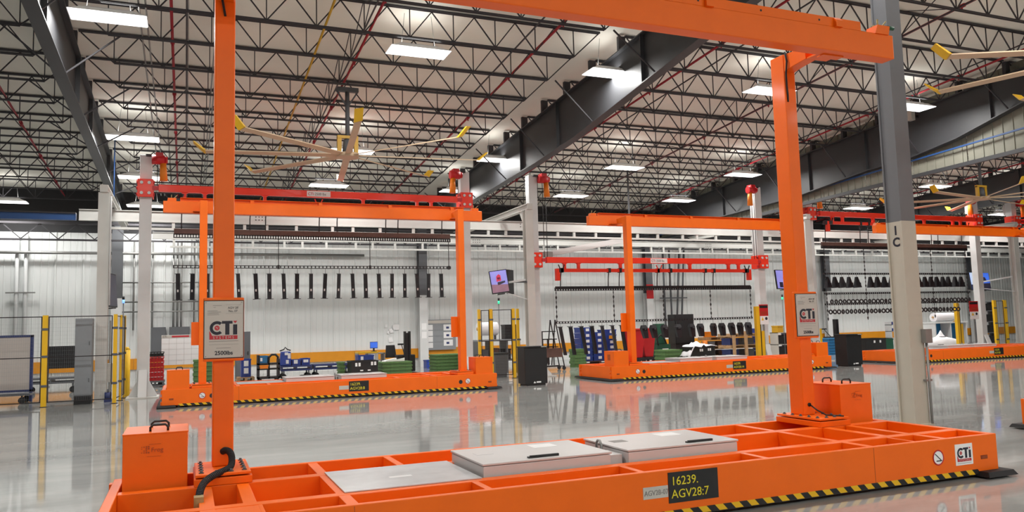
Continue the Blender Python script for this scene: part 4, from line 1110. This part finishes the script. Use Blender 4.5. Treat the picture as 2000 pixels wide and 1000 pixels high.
q = MB(); q.tube([(-.2, 0, .55), (-.05, 0, .6), (0, 0, .68), (.08, 0, .6), (.2, 0, .56)], .025, 6); q.build('hose', 'black', g)
tote('blue tray with white card beside the hooded machine', 3.86, 30.95, .5, .3, .5, .22, 'blue', ((-.1, .6, .14, .14),))
tote('blue tray with white card at the end of the flat cart', 4.2, 30.95, .5, .3, .5, .25, 'blue', ((0, .6, .18, .1),))
# operator desk with screen
g = thing('work_bench', 'yellow topped bench with small cupboards under a blue screen', 'bench', (6.72, 31.2, 0))
q = MB(); q.box(-.5, .3, -.3, .3, .84, .9); q.build('bench_top', 'yellow', g)
q = MB(); q.box(-.1, .3, -.28, .28, .12, .84); q.build('cupboard', 'cream', g); q = MB(); q.box(0, .16, -.295, -.28, .4, .8); q.build('notice', 'paper', g)
for x in (-.48, .55):
    q = MB(); q.box(x - .025, x + .025, -.28, .28, 0, .84); q.build('leg', 'grey', g)
q = MB(); q.box(.3, .6, -.28, .28, .8, .84); q.build('side_shelf', 'grey', g)
g = thing('bench_monitor', 'small blue screen on the yellow bench', 'monitor', (6.9, 31.15, .9))
q = MB(); q.box(-.15, .15, -.02, .02, .12, .38); q.build('casing', 'dblue', g); q = MB(); q.box(-.14, .14, -.023, -.02, .14, .36); q.build('screen', 'scr_blue', g); q = MB(); q.box(-.03, .03, -.02, .05, .02, .14); q.box(-.1, .1, -.08, .08, 0, .02); q.build('stand', 'black', g)
tote('blue box with cards on the floor before the bench', 6.35, 30.3, .35, .6, .5, .45, 'blue', ((-.25, .7, .1, .18), (-.1, .3, .14, .16)))
flat_cart('small dolly under the blue box by the bench', 6.35, 30.3, .6, .55, .35, 'dgrey')
tote('black folding tote with white cards near the green trays', 5.69, 27.5, 0, .92, .75, .70, 'black', ((-.32, .82, .07, .12), (-.2, .82, .07, .12), (.27, .85, .07, .12), (.39, .85, .07, .12), (-.12, .53, .1, .04), (.16, .53, .1, .04)))
tray_stack('narrow green tray {} beside the black folding tote', 5.05, 28.1, .0, .2, .6, .66, 5, 'green', 'narrow green trays')
tray_stack('long green tray {} in the stack under loose papers', 6.95, 28.0, .0, 1.1, .8, .60, 5, 'green', 'long green trays', 'long_tray')
for i, (x, z, r) in enumerate(((6.75, .615, 12), (7.08, .615, -9))):
    q = MB(); q.hexa([(-.22, -.15, 0), (.22, -.15, 0), (.22, .15, 0), (-.22, .15, 0)], [(-.2, -.15, .04), (.22, -.15, .12), (.22, .15, .1), (-.2, .15, .03)])
    o = q.build('paper_bundle', 'paper', None, (x, 28.0, z - .01)); o.rotation_euler = (0, 0, math.radians(r)); tag(o, ['white paper bundle toward the tote on the green trays', 'white paper bundle with raised corner on the green trays'][i], 'paper')
# stacker truck with black mast
def stacker(label, x, y):
    g = thing('stacker_truck', label, 'stacker', (x, y, 0), 'pallet stackers')
    for xx in (-.12, .06): 
        q = MB(); q.box(xx, xx + .07, -.08, .08, .05, 1.66); q.build('mast_rail', 'black', g)
    q = MB(); q.box(-.05, .06, -.03, .03, .1, 1.6); q.build('lift_cylinder', 'darksteel', g)
    q = MB(); q.box(-.35, .35, .08, .6, .1, .75); q.build('body', 'black', g, bevel=.03)
    for xx in (-.25, .13):
        q = MB(); q.box(xx, xx + .12, -.9, -.08, .04, .1); q.build('fork', 'black', g)
    q = MB(); q.tube([(0, .4, .75), (0, .75, 1.05), (0, .85, 1.15)], .02, 6); q.box(-.15, .15, .8, .9, 1.12, 1.18); q.build('tiller', 'black', g)
    for xx in (-.2, .2): q = MB(); q.cyl((xx - .04, .45, .09), (xx + .04, .45, .09), .09, 12); q.build('wheel', 'rubber', g)
stacker('black pallet stacker with tall mast beside the office chair', 7.95, 30.0)
stacker('black pallet stacker with tall mast behind the far kiosk', 31.6, 31.9)
g = thing('office_chair', 'black office chair between bench and stacker mast', 'chair', (7.62, 31.1, 0))
q = MB(); q.hexa([(-.23, .16, .62), (.23, .16, .62), (.23, .22, .62), (-.23, .22, .62)], [(-.18, .24, 1.12), (.18, .24, 1.12), (.18, .3, 1.12), (-.18, .3, 1.12)]); q.build('backrest', 'black', g, bevel=.02)
q = MB(); q.box(-.24, .24, -.24, .22, .46, .54); q.build('seat', 'black', g, bevel=.02)
q = MB(); q.cyl((0, 0, .1), (0, 0, .46), .03, 8); q.build('gas_lift', 'dgrey', g)
for k in range(5):
    a = k * 1.257; q = MB(); q.bar((0, 0, .1), (.28 * math.cos(a), .28 * math.sin(a), .06), .04); q.cyl((.28 * math.cos(a) - .02, .28 * math.sin(a), .03), (.28 * math.cos(a) + .02, .28 * math.sin(a), .03), .03, 8); q.build('foot', 'black', g)
# notices
g = thing('notice_board', 'grey notice board with rows of pinned sheets', 'board', (11.1, 35.78, 0))
q = MB(); q.box(-.75, .75, -.04, .0, .74, 2.16); nb = q.build('panel', 'grey', g)
q = MB(); q.box(-.7, .72, -.048, -.04, 1.98, 2.12); q.build('header', 'signface', nb)
for k in range(4):
    q = MB(); q.box(-.66, -.38, -.05, -.04, .84 + k * .28, 1.08 + k * .28); q.build('pinned_sheet', 'paper', nb)
for k in range(3):
    q = MB(); q.box(.15, .6, -.05, -.04, .92 + k * .36, 1.2 + k * .36); s_ = q.build('pinned_sheet', 'paper', nb)
    q = MB(); q.box(.28, .42, -.053, -.05, 1.0 + k * .36, 1.1 + k * .36); q.build('sheet_print', 'dblue', nb)
q = MB()
for k in range(3): q.box(-.35, .12, -.044, -.04, 1.1 + k * .28, 1.11 + k * .28)
tag(q.build('ruled_lines', 'dgrey', nb), kind='stuff')
for i, (x, z, w, h) in enumerate(((8.78, 1.7, .2, .2), (9.0, 1.85, .3, .25), (8.65, 1.62, .12, .12), (8.75, 1.28, .18, .22), (8.55, 1.92, .1, .14))):
    q = MB(); q.box(-w / 2, w / 2, -.004, 0, -h / 2, h / 2); o = q.build('paper_note', 'paper', None, (x, 35.92, z)); o.rotation_euler = (0, math.radians((-8, 2, 20, -12, 5)[i]), 0)
    tag(o, ['white note', 'larger white note', 'tiny tilted note', 'low tilted white note', 'small upper note'][i] + ' taped to the wall above the stacker', 'note')
for i, z in enumerate((1.85, 1.45)):
    q = MB(); q.box(-.12, .12, -.004, 0, -.15, .15); tag(q.build('paper_note', 'paper', None, (10.2, 35.386, z)), ['upper', 'lower'][i] + ' white sheet taped to the white wall column', 'note')
tray_stack('wide green tray {} in the tall stack below the notice board', 9.35, 29.5, .0, 1.1, .9, .74, 6, 'green', 'wide green trays', 'wide_tray')
tote('blue bin on the floor by the white wall column', 9.98, 34.0, 0, .32, .5, .36, 'blue')

# ================================================================== MIDDLE CELL BY THE KIOSK
def kiosk(label, x, y):
    g = thing('kiosk', label, 'kiosk', (x, y, 0), 'black kiosks')
    q = MB(); q.hexa([(-.355, -.2, .05), (.355, -.2, .05), (.355, .35, .05), (-.355, .35, .05)], [(-.36, -.2, 1.1), (.36, -.2, 1.1), (.36, .35, 1.1), (-.36, .35, 1.1)]); q.build('body', 'black', g, bevel=.012)
    q = MB(); q.box(-.37, .37, -.23, .38, 1.1, 1.135); q.build('lid', 'black', g, bevel=.006)
    q = MB(); q.box(-.3, .3, -.17, .32, 0, .05); q.build('plinth', 'darksteel', g)
    q = MB(); q.box(.16, .34, -.235, -.23, 1.105, 1.125); q.build('nameplate', 'signface', g)
    q = MB(); q.quad((-.10, -.204, .07), (-.02, -.204, .07), (-.06, -.204, .13)); q.box(.0, .14, -.206, -.203, .08, .12); q.build('warning_marks', 'paper', g)
kiosk('black kiosk box below the tilted monitor', 9.44, 21.3)
kiosk('black kiosk box before the far black totes', 21.9, 21.5)
fence_post('yellow fence post nearest to vehicle 8 end box', 9.2, 25.2, w=.04)
fence_post('yellow fence post before the white paper roll', 9.55, 25.0, w=.05)
fence_post('yellow fence post between the trash bin and kiosk', 10.25, 24.7, w=.045)
fence_post('yellow fence post against the cream post by the kiosk', 10.62, 25.2, w=.04)
mesh_panel('wire mesh panel before the white paper roll', (9.25, 25.15), (9.5, 25.02))
mesh_panel('wire mesh panel above the trash bin', (9.6, 25.0), (10.2, 24.72))
g = thing('trash_bin', 'dark plastic trash bin with lid inside the small cell', 'bin', (10.05, 25.6, 0))
q = MB(); q.hexa([(-.2, -.2, 0), (.2, -.2, 0), (.2, .2, 0), (-.2, .2, 0)], [(-.25, -.25, .78), (.25, -.25, .78), (.25, .25, .78), (-.25, .25, .78)]); q.build('body', 'dgrey', g, bevel=.02)
q = MB(); q.box(-.27, .27, -.27, .27, .78, .84); q.build('lid', 'black', g, bevel=.015)
def paper_roll(label, x, y, z, l, r, mt='fabric'):
    g = thing('paper_roll', label, 'roll', (x, y, z), 'white rolls')
    q = MB(); q.cyl((-l / 2, 0, 0), (l / 2, 0, 0), r, 24); q.build('roll', mt, g); q = MB(); q.cyl((-l / 2 - .05, 0, 0), (l / 2 + .05, 0, 0), r * .25, 12); q.build('core', 'tan', g)
paper_roll('big white roll behind the small fence', 10.55, 28.0, 1.67, .75, .25)
g = thing('roll_bench', 'dark bench carrying the white roll in the small cell', 'bench', (10.9, 28.0, 0))
q = MB(); q.box(-.9, .85, -.4, .4, 1.2, 1.26); q.build('bench_top', 'grey', g)
for x in (-.85, -.3, .3, .8):
    q = MB(); q.box(x - .03, x + .03, -.36, .36, 0, 1.2); q.build('leg', 'dgrey', g)
q = MB(); q.box(-.8, .75, -.3, .3, .45, .5); q.build('shelf', 'dgrey', g)
for x in (-.65, -.05):
    q = MB(); q.box(x - .03, x + .03, -.05, .05, 1.26, 1.42); q.build('roll_cradle', 'dgrey', g)
for i, (x, w, h, mt) in enumerate(((10.35, .3, .5, 'dgrey'), (10.75, .32, .55, 'brown'), (11.2, .4, .5, 'black'))):
    tote(['grey tub', 'brown tub', 'black tub'][i] + ' on the shelf under the white roll bench', x, 28.0, .5, w, .4, h * .8, mt)
for i, (x, z) in enumerate(((11.3, 1.26), (11.55, 1.26))):
    tote(['black crate beside the roll', 'black crate at the bench end'][i] + ' on the roll bench', x, 28.0, z, .22, .4, .55, 'black')
# wire frame trolley left of the brackets
g = thing('frame_trolley', 'tall bent steel frame trolley behind the kiosk column', 'trolley', (13.15, 28.0, 0))
for a, b in (((-.42, 0, .1), (-.42, 0, 1.5)), ((.15, 0, 1.95), (.5, 0, .1)), ((.15, 0, 1.95), (-.05, 0, .2)), ((-.42, 0, 1.2), (.2, 0, 1.2)), ((-.42, 0, .9), (.25, 0, .9)), ((-.42, 0, 1.5), (.15, 0, 1.5)), ((-.42, 0, .15), (.5, 0, .15)), ((-.2, 0, .2), (-.2, 0, 1.2)), ((.05, 0, .2), (.05, 0, 1.2))):
    for yy in (-.2, .25): q = MB(); q.bar((a[0], yy, a[2]), (b[0], yy, b[2]), .035); q.build('tube', 'darksteel', g)
q = MB(); q.box(-.4, .4, -.25, .3, .5, .85); q.build('bin', 'brown', g)
for x in (-.4, .48):
    for yy in (-.2, .25): q = MB(); q.cyl((x, yy - .03, .07), (x, yy + .03, .07), .07, 10); q.build('castor', 'rubber', g)
# blue bin stacks on a pallet
def bin_stack(where, x, y, z0, n, w, h, d=.6):
    for i in range(n):
        tote(f'blue bin, {ordw(i + 1)} from the bottom of the {where}', x, y, z0 + i * h, w, d, h * .96, 'blue', ((.1, .55, .16, .12),), name='stacked_bin', group='blue bins in the ' + where)
pallet('dark pallet under the three stacks of blue bins', 16.75, 31.0, 0, 2.0, .9, 'brown')
bin_stack('blue stack toward the kiosk', 16.18, 31.0, .146, 6, .56, .245)
bin_stack('middle blue stack', 16.77, 31.0, .146, 5, .5, .25)
bin_stack('blue stack toward the red bins', 17.37, 31.0, .146, 6, .6, .225)
g = thing('yellow_card', 'orange card on the blue bins near the red bins', 'card', (17.42, 30.66, 1.15)); q = MB(); q.box(-.14, .14, -.012, 0, -.07, .07); q.build('card', 'amber', g)
tray_stack('dark olive drum crate {} before the blue stacks', 14.95, 29.2, 0, .55, .5, .75, 3, 'green', 'olive crates')
def red_bin(label, x, y, rz=0):
    g = thing('red_hopper', label, 'hopper', (x, y, .0), 'red hoppers', rz)
    q = MB(); q.hexa([(-.2, -.25, .25), (.2, -.25, .25), (.2, .25, .25), (-.2, .25, .25)], [(-.42, -.3, 1.42), (.36, -.3, 1.42), (.36, .3, 1.42), (-.42, .3, 1.42)]); q.build('hopper_shell', 'crimson', g, bevel=.02)
    q = MB(); q.box(-.46, .4, -.33, .33, 1.42, 1.5); q.build('lid', 'crimson', g, bevel=.02)
    q = MB(); q.box(-.3, .3, -.3, .3, .12, .25); q.build('base', 'darksteel', g)
    for xx in (-.22, .22):
        for yy in (-.22, .22): q = MB(); q.cyl((xx, yy - .03, .06), (xx, yy + .03, .06), .06, 10); q.build('castor', 'rubber', g)
red_bin('red hopper bin half behind the orange post', 17.95, 29.6)
red_bin('red hopper bin beside the orange post', 18.75, 30.0)
g = thing('green_machine', 'dark green machine with hoses beside the red hoppers', 'machine', (20.15, 31.0, 0))
q = MB(); q.box(-.35, .35, -.3, .3, .1, .75); q.build('base', 'dgreen', g, bevel=.02); q = MB(); q.box(-.25, .15, -.2, .2, .75, 1.68); q.build('tower', 'dgreen', g, bevel=.02)
q = MB(); q.tube([(-.3, -.3, .7), (-.4, -.35, 1.0), (-.2, -.35, 1.2), (.0, -.35, 1.0), (.1, -.35, .75)], .04, 8); q.build('hose', 'black', g); q = MB(); q.box(-.1, .22, -.315, -.3, .45, .55); q.build('nameplate', 'paper', g)
for xx in (-.25, .25): q = MB(); q.box(xx - .06, xx + .06, -.3, .3, 0, .1); q.build('foot', 'black', g)
tray_stack('green tray {} in the low stack behind vehicle 14', 18.3, 27.6, .0, .85, .8, .62, 4, 'green', 'low green trays')
tote('black tote draped with a white cloth', 19.3, 27.0, 0, 1.15, .8, .72, 'black', ((-.12, .8, .06, .1), (-.04, .8, .06, .1), (.22, .82, .06, .1), (.3, .82, .06, .1)))
q = MB(); nxx, nyy = 14, 8
for j in range(nyy + 1):
    for i in range(nxx + 1):
        u, w = i / nxx, j / nyy
        z = .74 + .04 * math.sin(u * 9 + w * 4) + .03 * math.sin(w * 11 + u * 3)
        xx, yy = -.85 + u * 1.5, -.45 + w * .85
        if u < .28: z -= (.28 - u) * 1.6; xx += (.28 - u) * .5
        if w < .12: z -= .06
        q.v.append((xx, yy, z + (.1 if .5 < u < .62 else 0)))
for j in range(nyy):
    for i in range(nxx):
        a = j * (nxx + 1) + i; q.face((a, a + 1, a + nxx + 2, a + nxx + 1), True)
o = q.build('white_cloth', 'fabric', None, (19.3, 27.0, .03)); s_ = o.modifiers.new('thick', 'SOLIDIFY'); s_.thickness = .012
tag(o, 'crumpled white cloth over the black tote', 'cloth')
g = thing('black_cabinet', 'tall black control cabinet behind the hanging forks', 'cabinet', (22.0, 32.0, 0))
q = MB(); q.box(-.54, .54, -.3, .3, .7, 2.1); q.build('body', 'black', g, bevel=.01); q = MB(); q.box(-.5, .5, -.315, -.3, .75, 2.05); d = q.build('door', 'black', g); q = MB(); q.box(.4, .43, -.34, -.315, 1.3, 1.5); q.build('handle', 'dgrey', d)
q = MB(); q.box(-.5, .5, -.25, .25, 0, .7); q.build('stand', 'darksteel', g)
q = MB(); q.cyl((-.35, -.5, 0), (-.35, -.5, .85), .12, 14); tag(q.build('orange_drum', 'ochre', None, (22.75, 31.2, 0)), 'orange cylinder standing before the black cabinet', 'cylinder')
# pallets with goods
for k in range(3):
    pallet(f'wooden pallet, {ordw(k + 1)} from the bottom of the stack toward the cabinet', 23.2, 31.0, k * .42, 1.3, .9)
    if k < 2:
        for j, xx in enumerate((-.4, .1, .45)):
            tote(f'{["grey", "brown", "black"][j]} box on the {ordw(k + 1)} pallet toward the cabinet', 23.2 + xx, 31.0, k * .42 + .146, .3, .6, .22, ['grey', 'brown', 'black'][j])
for k in range(3):
    pallet(f'wooden pallet, {ordw(k + 1)} from the bottom of the stack toward the danger sign', 22.95, 29.0, k * .5, 1.5, .9)
    if k < 2:
        for j, xx in enumerate((-.45, .4)):
            tote(f'{["dark blue", "grey"][j]} box on the {ordw(k + 1)} pallet toward the danger sign', 22.95 + xx, 29.0, k * .5 + .146, .45, .6, .3, ['dblue', 'dgrey'][j])
for j, xx in enumerate((22.3, 22.95, 23.6)):
    g = thing('timber_post', f'upright timber, {ordw(j + 1)} across the pallet stack', 'timber', (xx, 28.45, 0), 'upright timbers'); q = MB(); q.box(-.07, .07, -.03, .03, 0, 1.25); q.build('plank', 'wood', g); q = MB(); q.box(-.1, .1, -.05, .05, 0, .04); q.build('foot', 'wood', g)
tote('orange box on top of the pallets by the forks', 22.9, 31.0, .986, .35, .5, .25, 'ochre')
# danger signs on yellow posts
def danger(label, x, y, z0, z1, w):
    g = thing('danger_sign', label, 'sign', (x, y, 0), 'danger signs')
    zm = z0 + (z1 - z0) * .42
    q = MB(); q.box(-w / 2, w / 2, -.01, .01, zm, z1); a = q.build('red_panel', 'crimson', g)
    q = MB(); q.box(-w / 2 + .02, w / 2 - .02, -.013, -.01, z1 - .14, z1 - .04); q.build('black_strip', 'black', a)
    q = MB()
    for k in range(3): q.box(-w / 2 + .05, w / 2 - .05, -.013, -.01, zm + .05 + k * .05, zm + .07 + k * .05)
    q.build('print_lines', 'burnt', a)
    q = MB(); q.box(-w / 2 + .02, w / 2, -.01, .01, z0, zm); b = q.build('white_panel', 'paper', g)
    q = MB(); q.quad((-w * .32, -.012, zm - .17), (-w * .05, -.012, zm - .17), (-w * .185, -.012, zm - .03)); q.build('warning_triangle', 'yellow', b)
    q = MB(); q.cyl((w * .25, -.013, zm - .1), (w * .25, -.01, zm - .1), .06, 14); q.build('goggle_mark', 'ink', b)
    q = MB(); q.box(-.02, .02, .01, .05, 0, z1); q.build('post', 'conduit', g)
danger('red danger sign beside the white lift column with splayed foot', 20.72, 24.55, 1.55, 2.32, .42)
danger('red danger sign beside the far roll of white material', 32.45, 24.6, 1.5, 2.3, .55)
def light_curtain(label, x, y):
    g = thing('light_curtain', label, 'post', (x, y, 0), 'yellow light curtain posts')
    q = MB(); q.box(-.08, .08, -.07, .07, .02, 2.25); q.build('housing', 'yellow', g); q = MB(); q.box(.08, .14, -.05, .05, .1, 2.2); q.build('dark_window', 'black', g)
    q = MB(); q.box(-.16, .2, -.16, .16, 0, .02); q.build('foot_plate', 'darksteel', g); q = MB(); q.box(.14, .28, -.06, .06, .02, 1.3); q.build('guard', 'yellow', g)
light_curtain('yellow light curtain post beside the danger sign and pallets', 20.42, 24.6)
light_curtain('yellow light curtain post behind the orange post with small sign', 24.15, 25.5)
light_curtain('yellow light curtain post beside the far danger sign', 32.5, 25.5)
fence_post('yellow fence post first beside the far lift column', 34.6, 25.2, w=.08)
fence_post('yellow fence post second beside the far lift column', 35.3, 25.2, w=.08)
mesh_panel('wire mesh panel by the far lift column', (34.7, 25.2), (35.2, 25.2))
# goods past the third post
bin_stack('blue pair behind the danger sign', 24.2, 29.0, .0, 4, .4, .34)
g = thing('tool_shelf', 'grey shelf with black drawers beside the tall orange post', 'shelf', (24.45, 28.0, 0))
for x in (-.33, .3): q = MB(); q.box(x, x + .03, -.25, .25, 0, 1.15); q.build('side', 'signface', g)
for z in (.1, .6, 1.12): q = MB(); q.box(-.33, .33, -.25, .25, z, z + .03); q.build('shelf_board', 'signface', g)
for z in (.15, .65): q = MB(); q.box(-.28, .28, -.2, .2, z, z + .38); q.build('drawer', 'black', g)
tote('yellow tub on the grey tool shelf', 24.35, 28.0, 1.15, .3, .4, .3, 'gas')
tray_stack('blue sheet tray {} in the low stack behind the far kiosk', 28.3, 29.0, .0, .9, .8, .78, 6, 'teal', 'blue sheet trays')
tote('black folding tote with two white cards behind the far kiosk', 31.9, 30.0, 0, 1.3, .8, .66, 'black', ((-.1, .75, .1, .12), (.2, .75, .1, .12)))
tote('dark green bin beside the black folding tote', 32.85, 30.0, 0, .5, .7, .6, 'dgreen')
g = thing('parts_shelf', 'white shelf rack with rows of blue parts bins', 'shelf', (33.75, 30.0, 0))
for x in (-.55, .52): q = MB(); q.box(x, x + .04, -.2, .2, 0, 1.45); q.build('upright', 'white', g)
for z in (.2, .6, .95, 1.28): q = MB(); q.box(-.55, .56, -.2, .2, z, z + .03); q.build('shelf_board', 'white', g)
for r_, z in enumerate((.98, 1.31)):
    for k in range(5): tote(f'small blue parts bin, {ordw(k + 1)} on the {["lower", "upper"][r_]} shelf of the white rack', 33.35 + k * .2, 29.9, z, .17, .3, .14, 'blue', name='parts_bin', group='blue parts bins')
paper_roll('white roll on the far table by the danger sign', 34.7, 28.0, 1.62, 1.35, .21)
g = thing('roll_table', 'white table with blue apron under the far roll', 'table', (35.0, 28.2, 0))
q = MB(); q.box(-1.1, 1.15, -.4, .4, 1.32, 1.38); q.build('table_top', 'white', g); q = MB(); q.box(-1.0, 1.1, .2, .24, .3, 1.3); q.build('apron', 'teal', g)
for x in (-1.05, 0, 1.1): q = MB(); q.box(x - .03, x + .03, -.36, .36, 0, 1.32); q.build('leg', 'white', g)
q = MB(); q.box(.5, .75, -.3, -.1, 1.38, 1.55); q.build('yellow_block', 'yellow', g)
# bulging white bag
q = MB(); n = 12
for j in range(9):
    t = j / 8; zz = [0, .05, .18, .3, .42, .5, .56, .7, .85][j]; rr = [.55, .72, .78, .75, .66, .45, .22, .1, .02][j]
    for i in range(n):
        a = 2 * math.pi * i / n; k_ = 1 + .12 * math.sin(a * 3 + j) + .06 * math.cos(a * 5 - j)
        q.v.append((rr * k_ * math.cos(a) * 1.15, rr * k_ * math.sin(a) * .6, zz))
for j in range(8):
    for i in range(n):
        l = (i + 1) % n; q.face((j * n + i, j * n + l, (j + 1) * n + l, (j + 1) * n + i), True)
q.face(tuple(reversed(range(n)))); q.face(tuple(8 * n + i for i in range(n)))
g = thing('bulk_bag', 'bulging white bag on the pallet under the far table', 'bag', (33.1, 26.9, .146)); q.build('bag', 'fabric', g); q = MB(); q.ring((0, 0, .56), .2, .015, 'z', 12, 5); q.build('tie', 'dgrey', g)
pallet('wooden pallet under the bulging white bag', 33.1, 26.9, 0, 1.8, .9)
g = thing('far_shelf', 'dark open shelf with boxes behind the far lift column', 'shelf', (37.75, 28.0, 0))
for x in (-.55, .5): q = MB(); q.box(x, x + .05, -.25, .25, 0, 2.35); q.build('upright', 'dgrey', g)
for z in (.2, .75, 1.3, 1.85, 2.3): q = MB(); q.box(-.55, .55, -.25, .25, z, z + .04); q.build('shelf_board', 'dgrey', g)
for k, z in enumerate((.24, .79, 1.34, 1.89)):
    tote(f'black box on the {ordw(k + 1)} shelf of the dark far shelf', 37.75, 28.0, z, .9, .4, .36, 'black', name='shelf_box')
# floating sheet arm over vehicle 14: a grey jib over the conveyor
g = thing('jib_arm', 'grey jib arm with wiring crossing in front of the conveyor rails', 'arm', (0, 24.9, 0))
q = MB(); q.bar((13.2, 3.2, 4.55), (16.9, 3.0, 5.2), .22, .22); q.build('jib_beam', 'lightgrey', g); q = MB(); q.box(12.7, 13.3, 2.9, 3.3, 4.42, 4.62); q.build('jib_head', 'conduit', g); q = MB(); q.cyl((16.9, 3.0, 5.0), (16.9, 3.0, 8.33), .04, 8); q.build('hanger_rod', 'dgrey', g)

g = thing('sensor_box', 'small white box hung beside the light on the roof girder', 'box', (22.3, 18.6, 8.2))
q = MB(); q.box(-.12, .05, -.1, .1, 0, .36); q.build('casing', 'signface', g)
q = MB(); q.box(.05, .28, -.03, .03, .12, .2); q.build('bracket', 'darksteel', g)
g = thing('air_drop', 'thin blue air line dropping to the conveyor rail over the cell', 'pipe', (-2.1, 26.9, 5.67))
q = MB(); q.cyl((0, 0, 0), (0, 0, 2.2), .018, 8); q.build('pipe', 'brightblue', g)
q = MB(); q.cyl((0, 0, 0), (0, 0, .12), .035, 8); q.build('coupling', 'conduit', g)
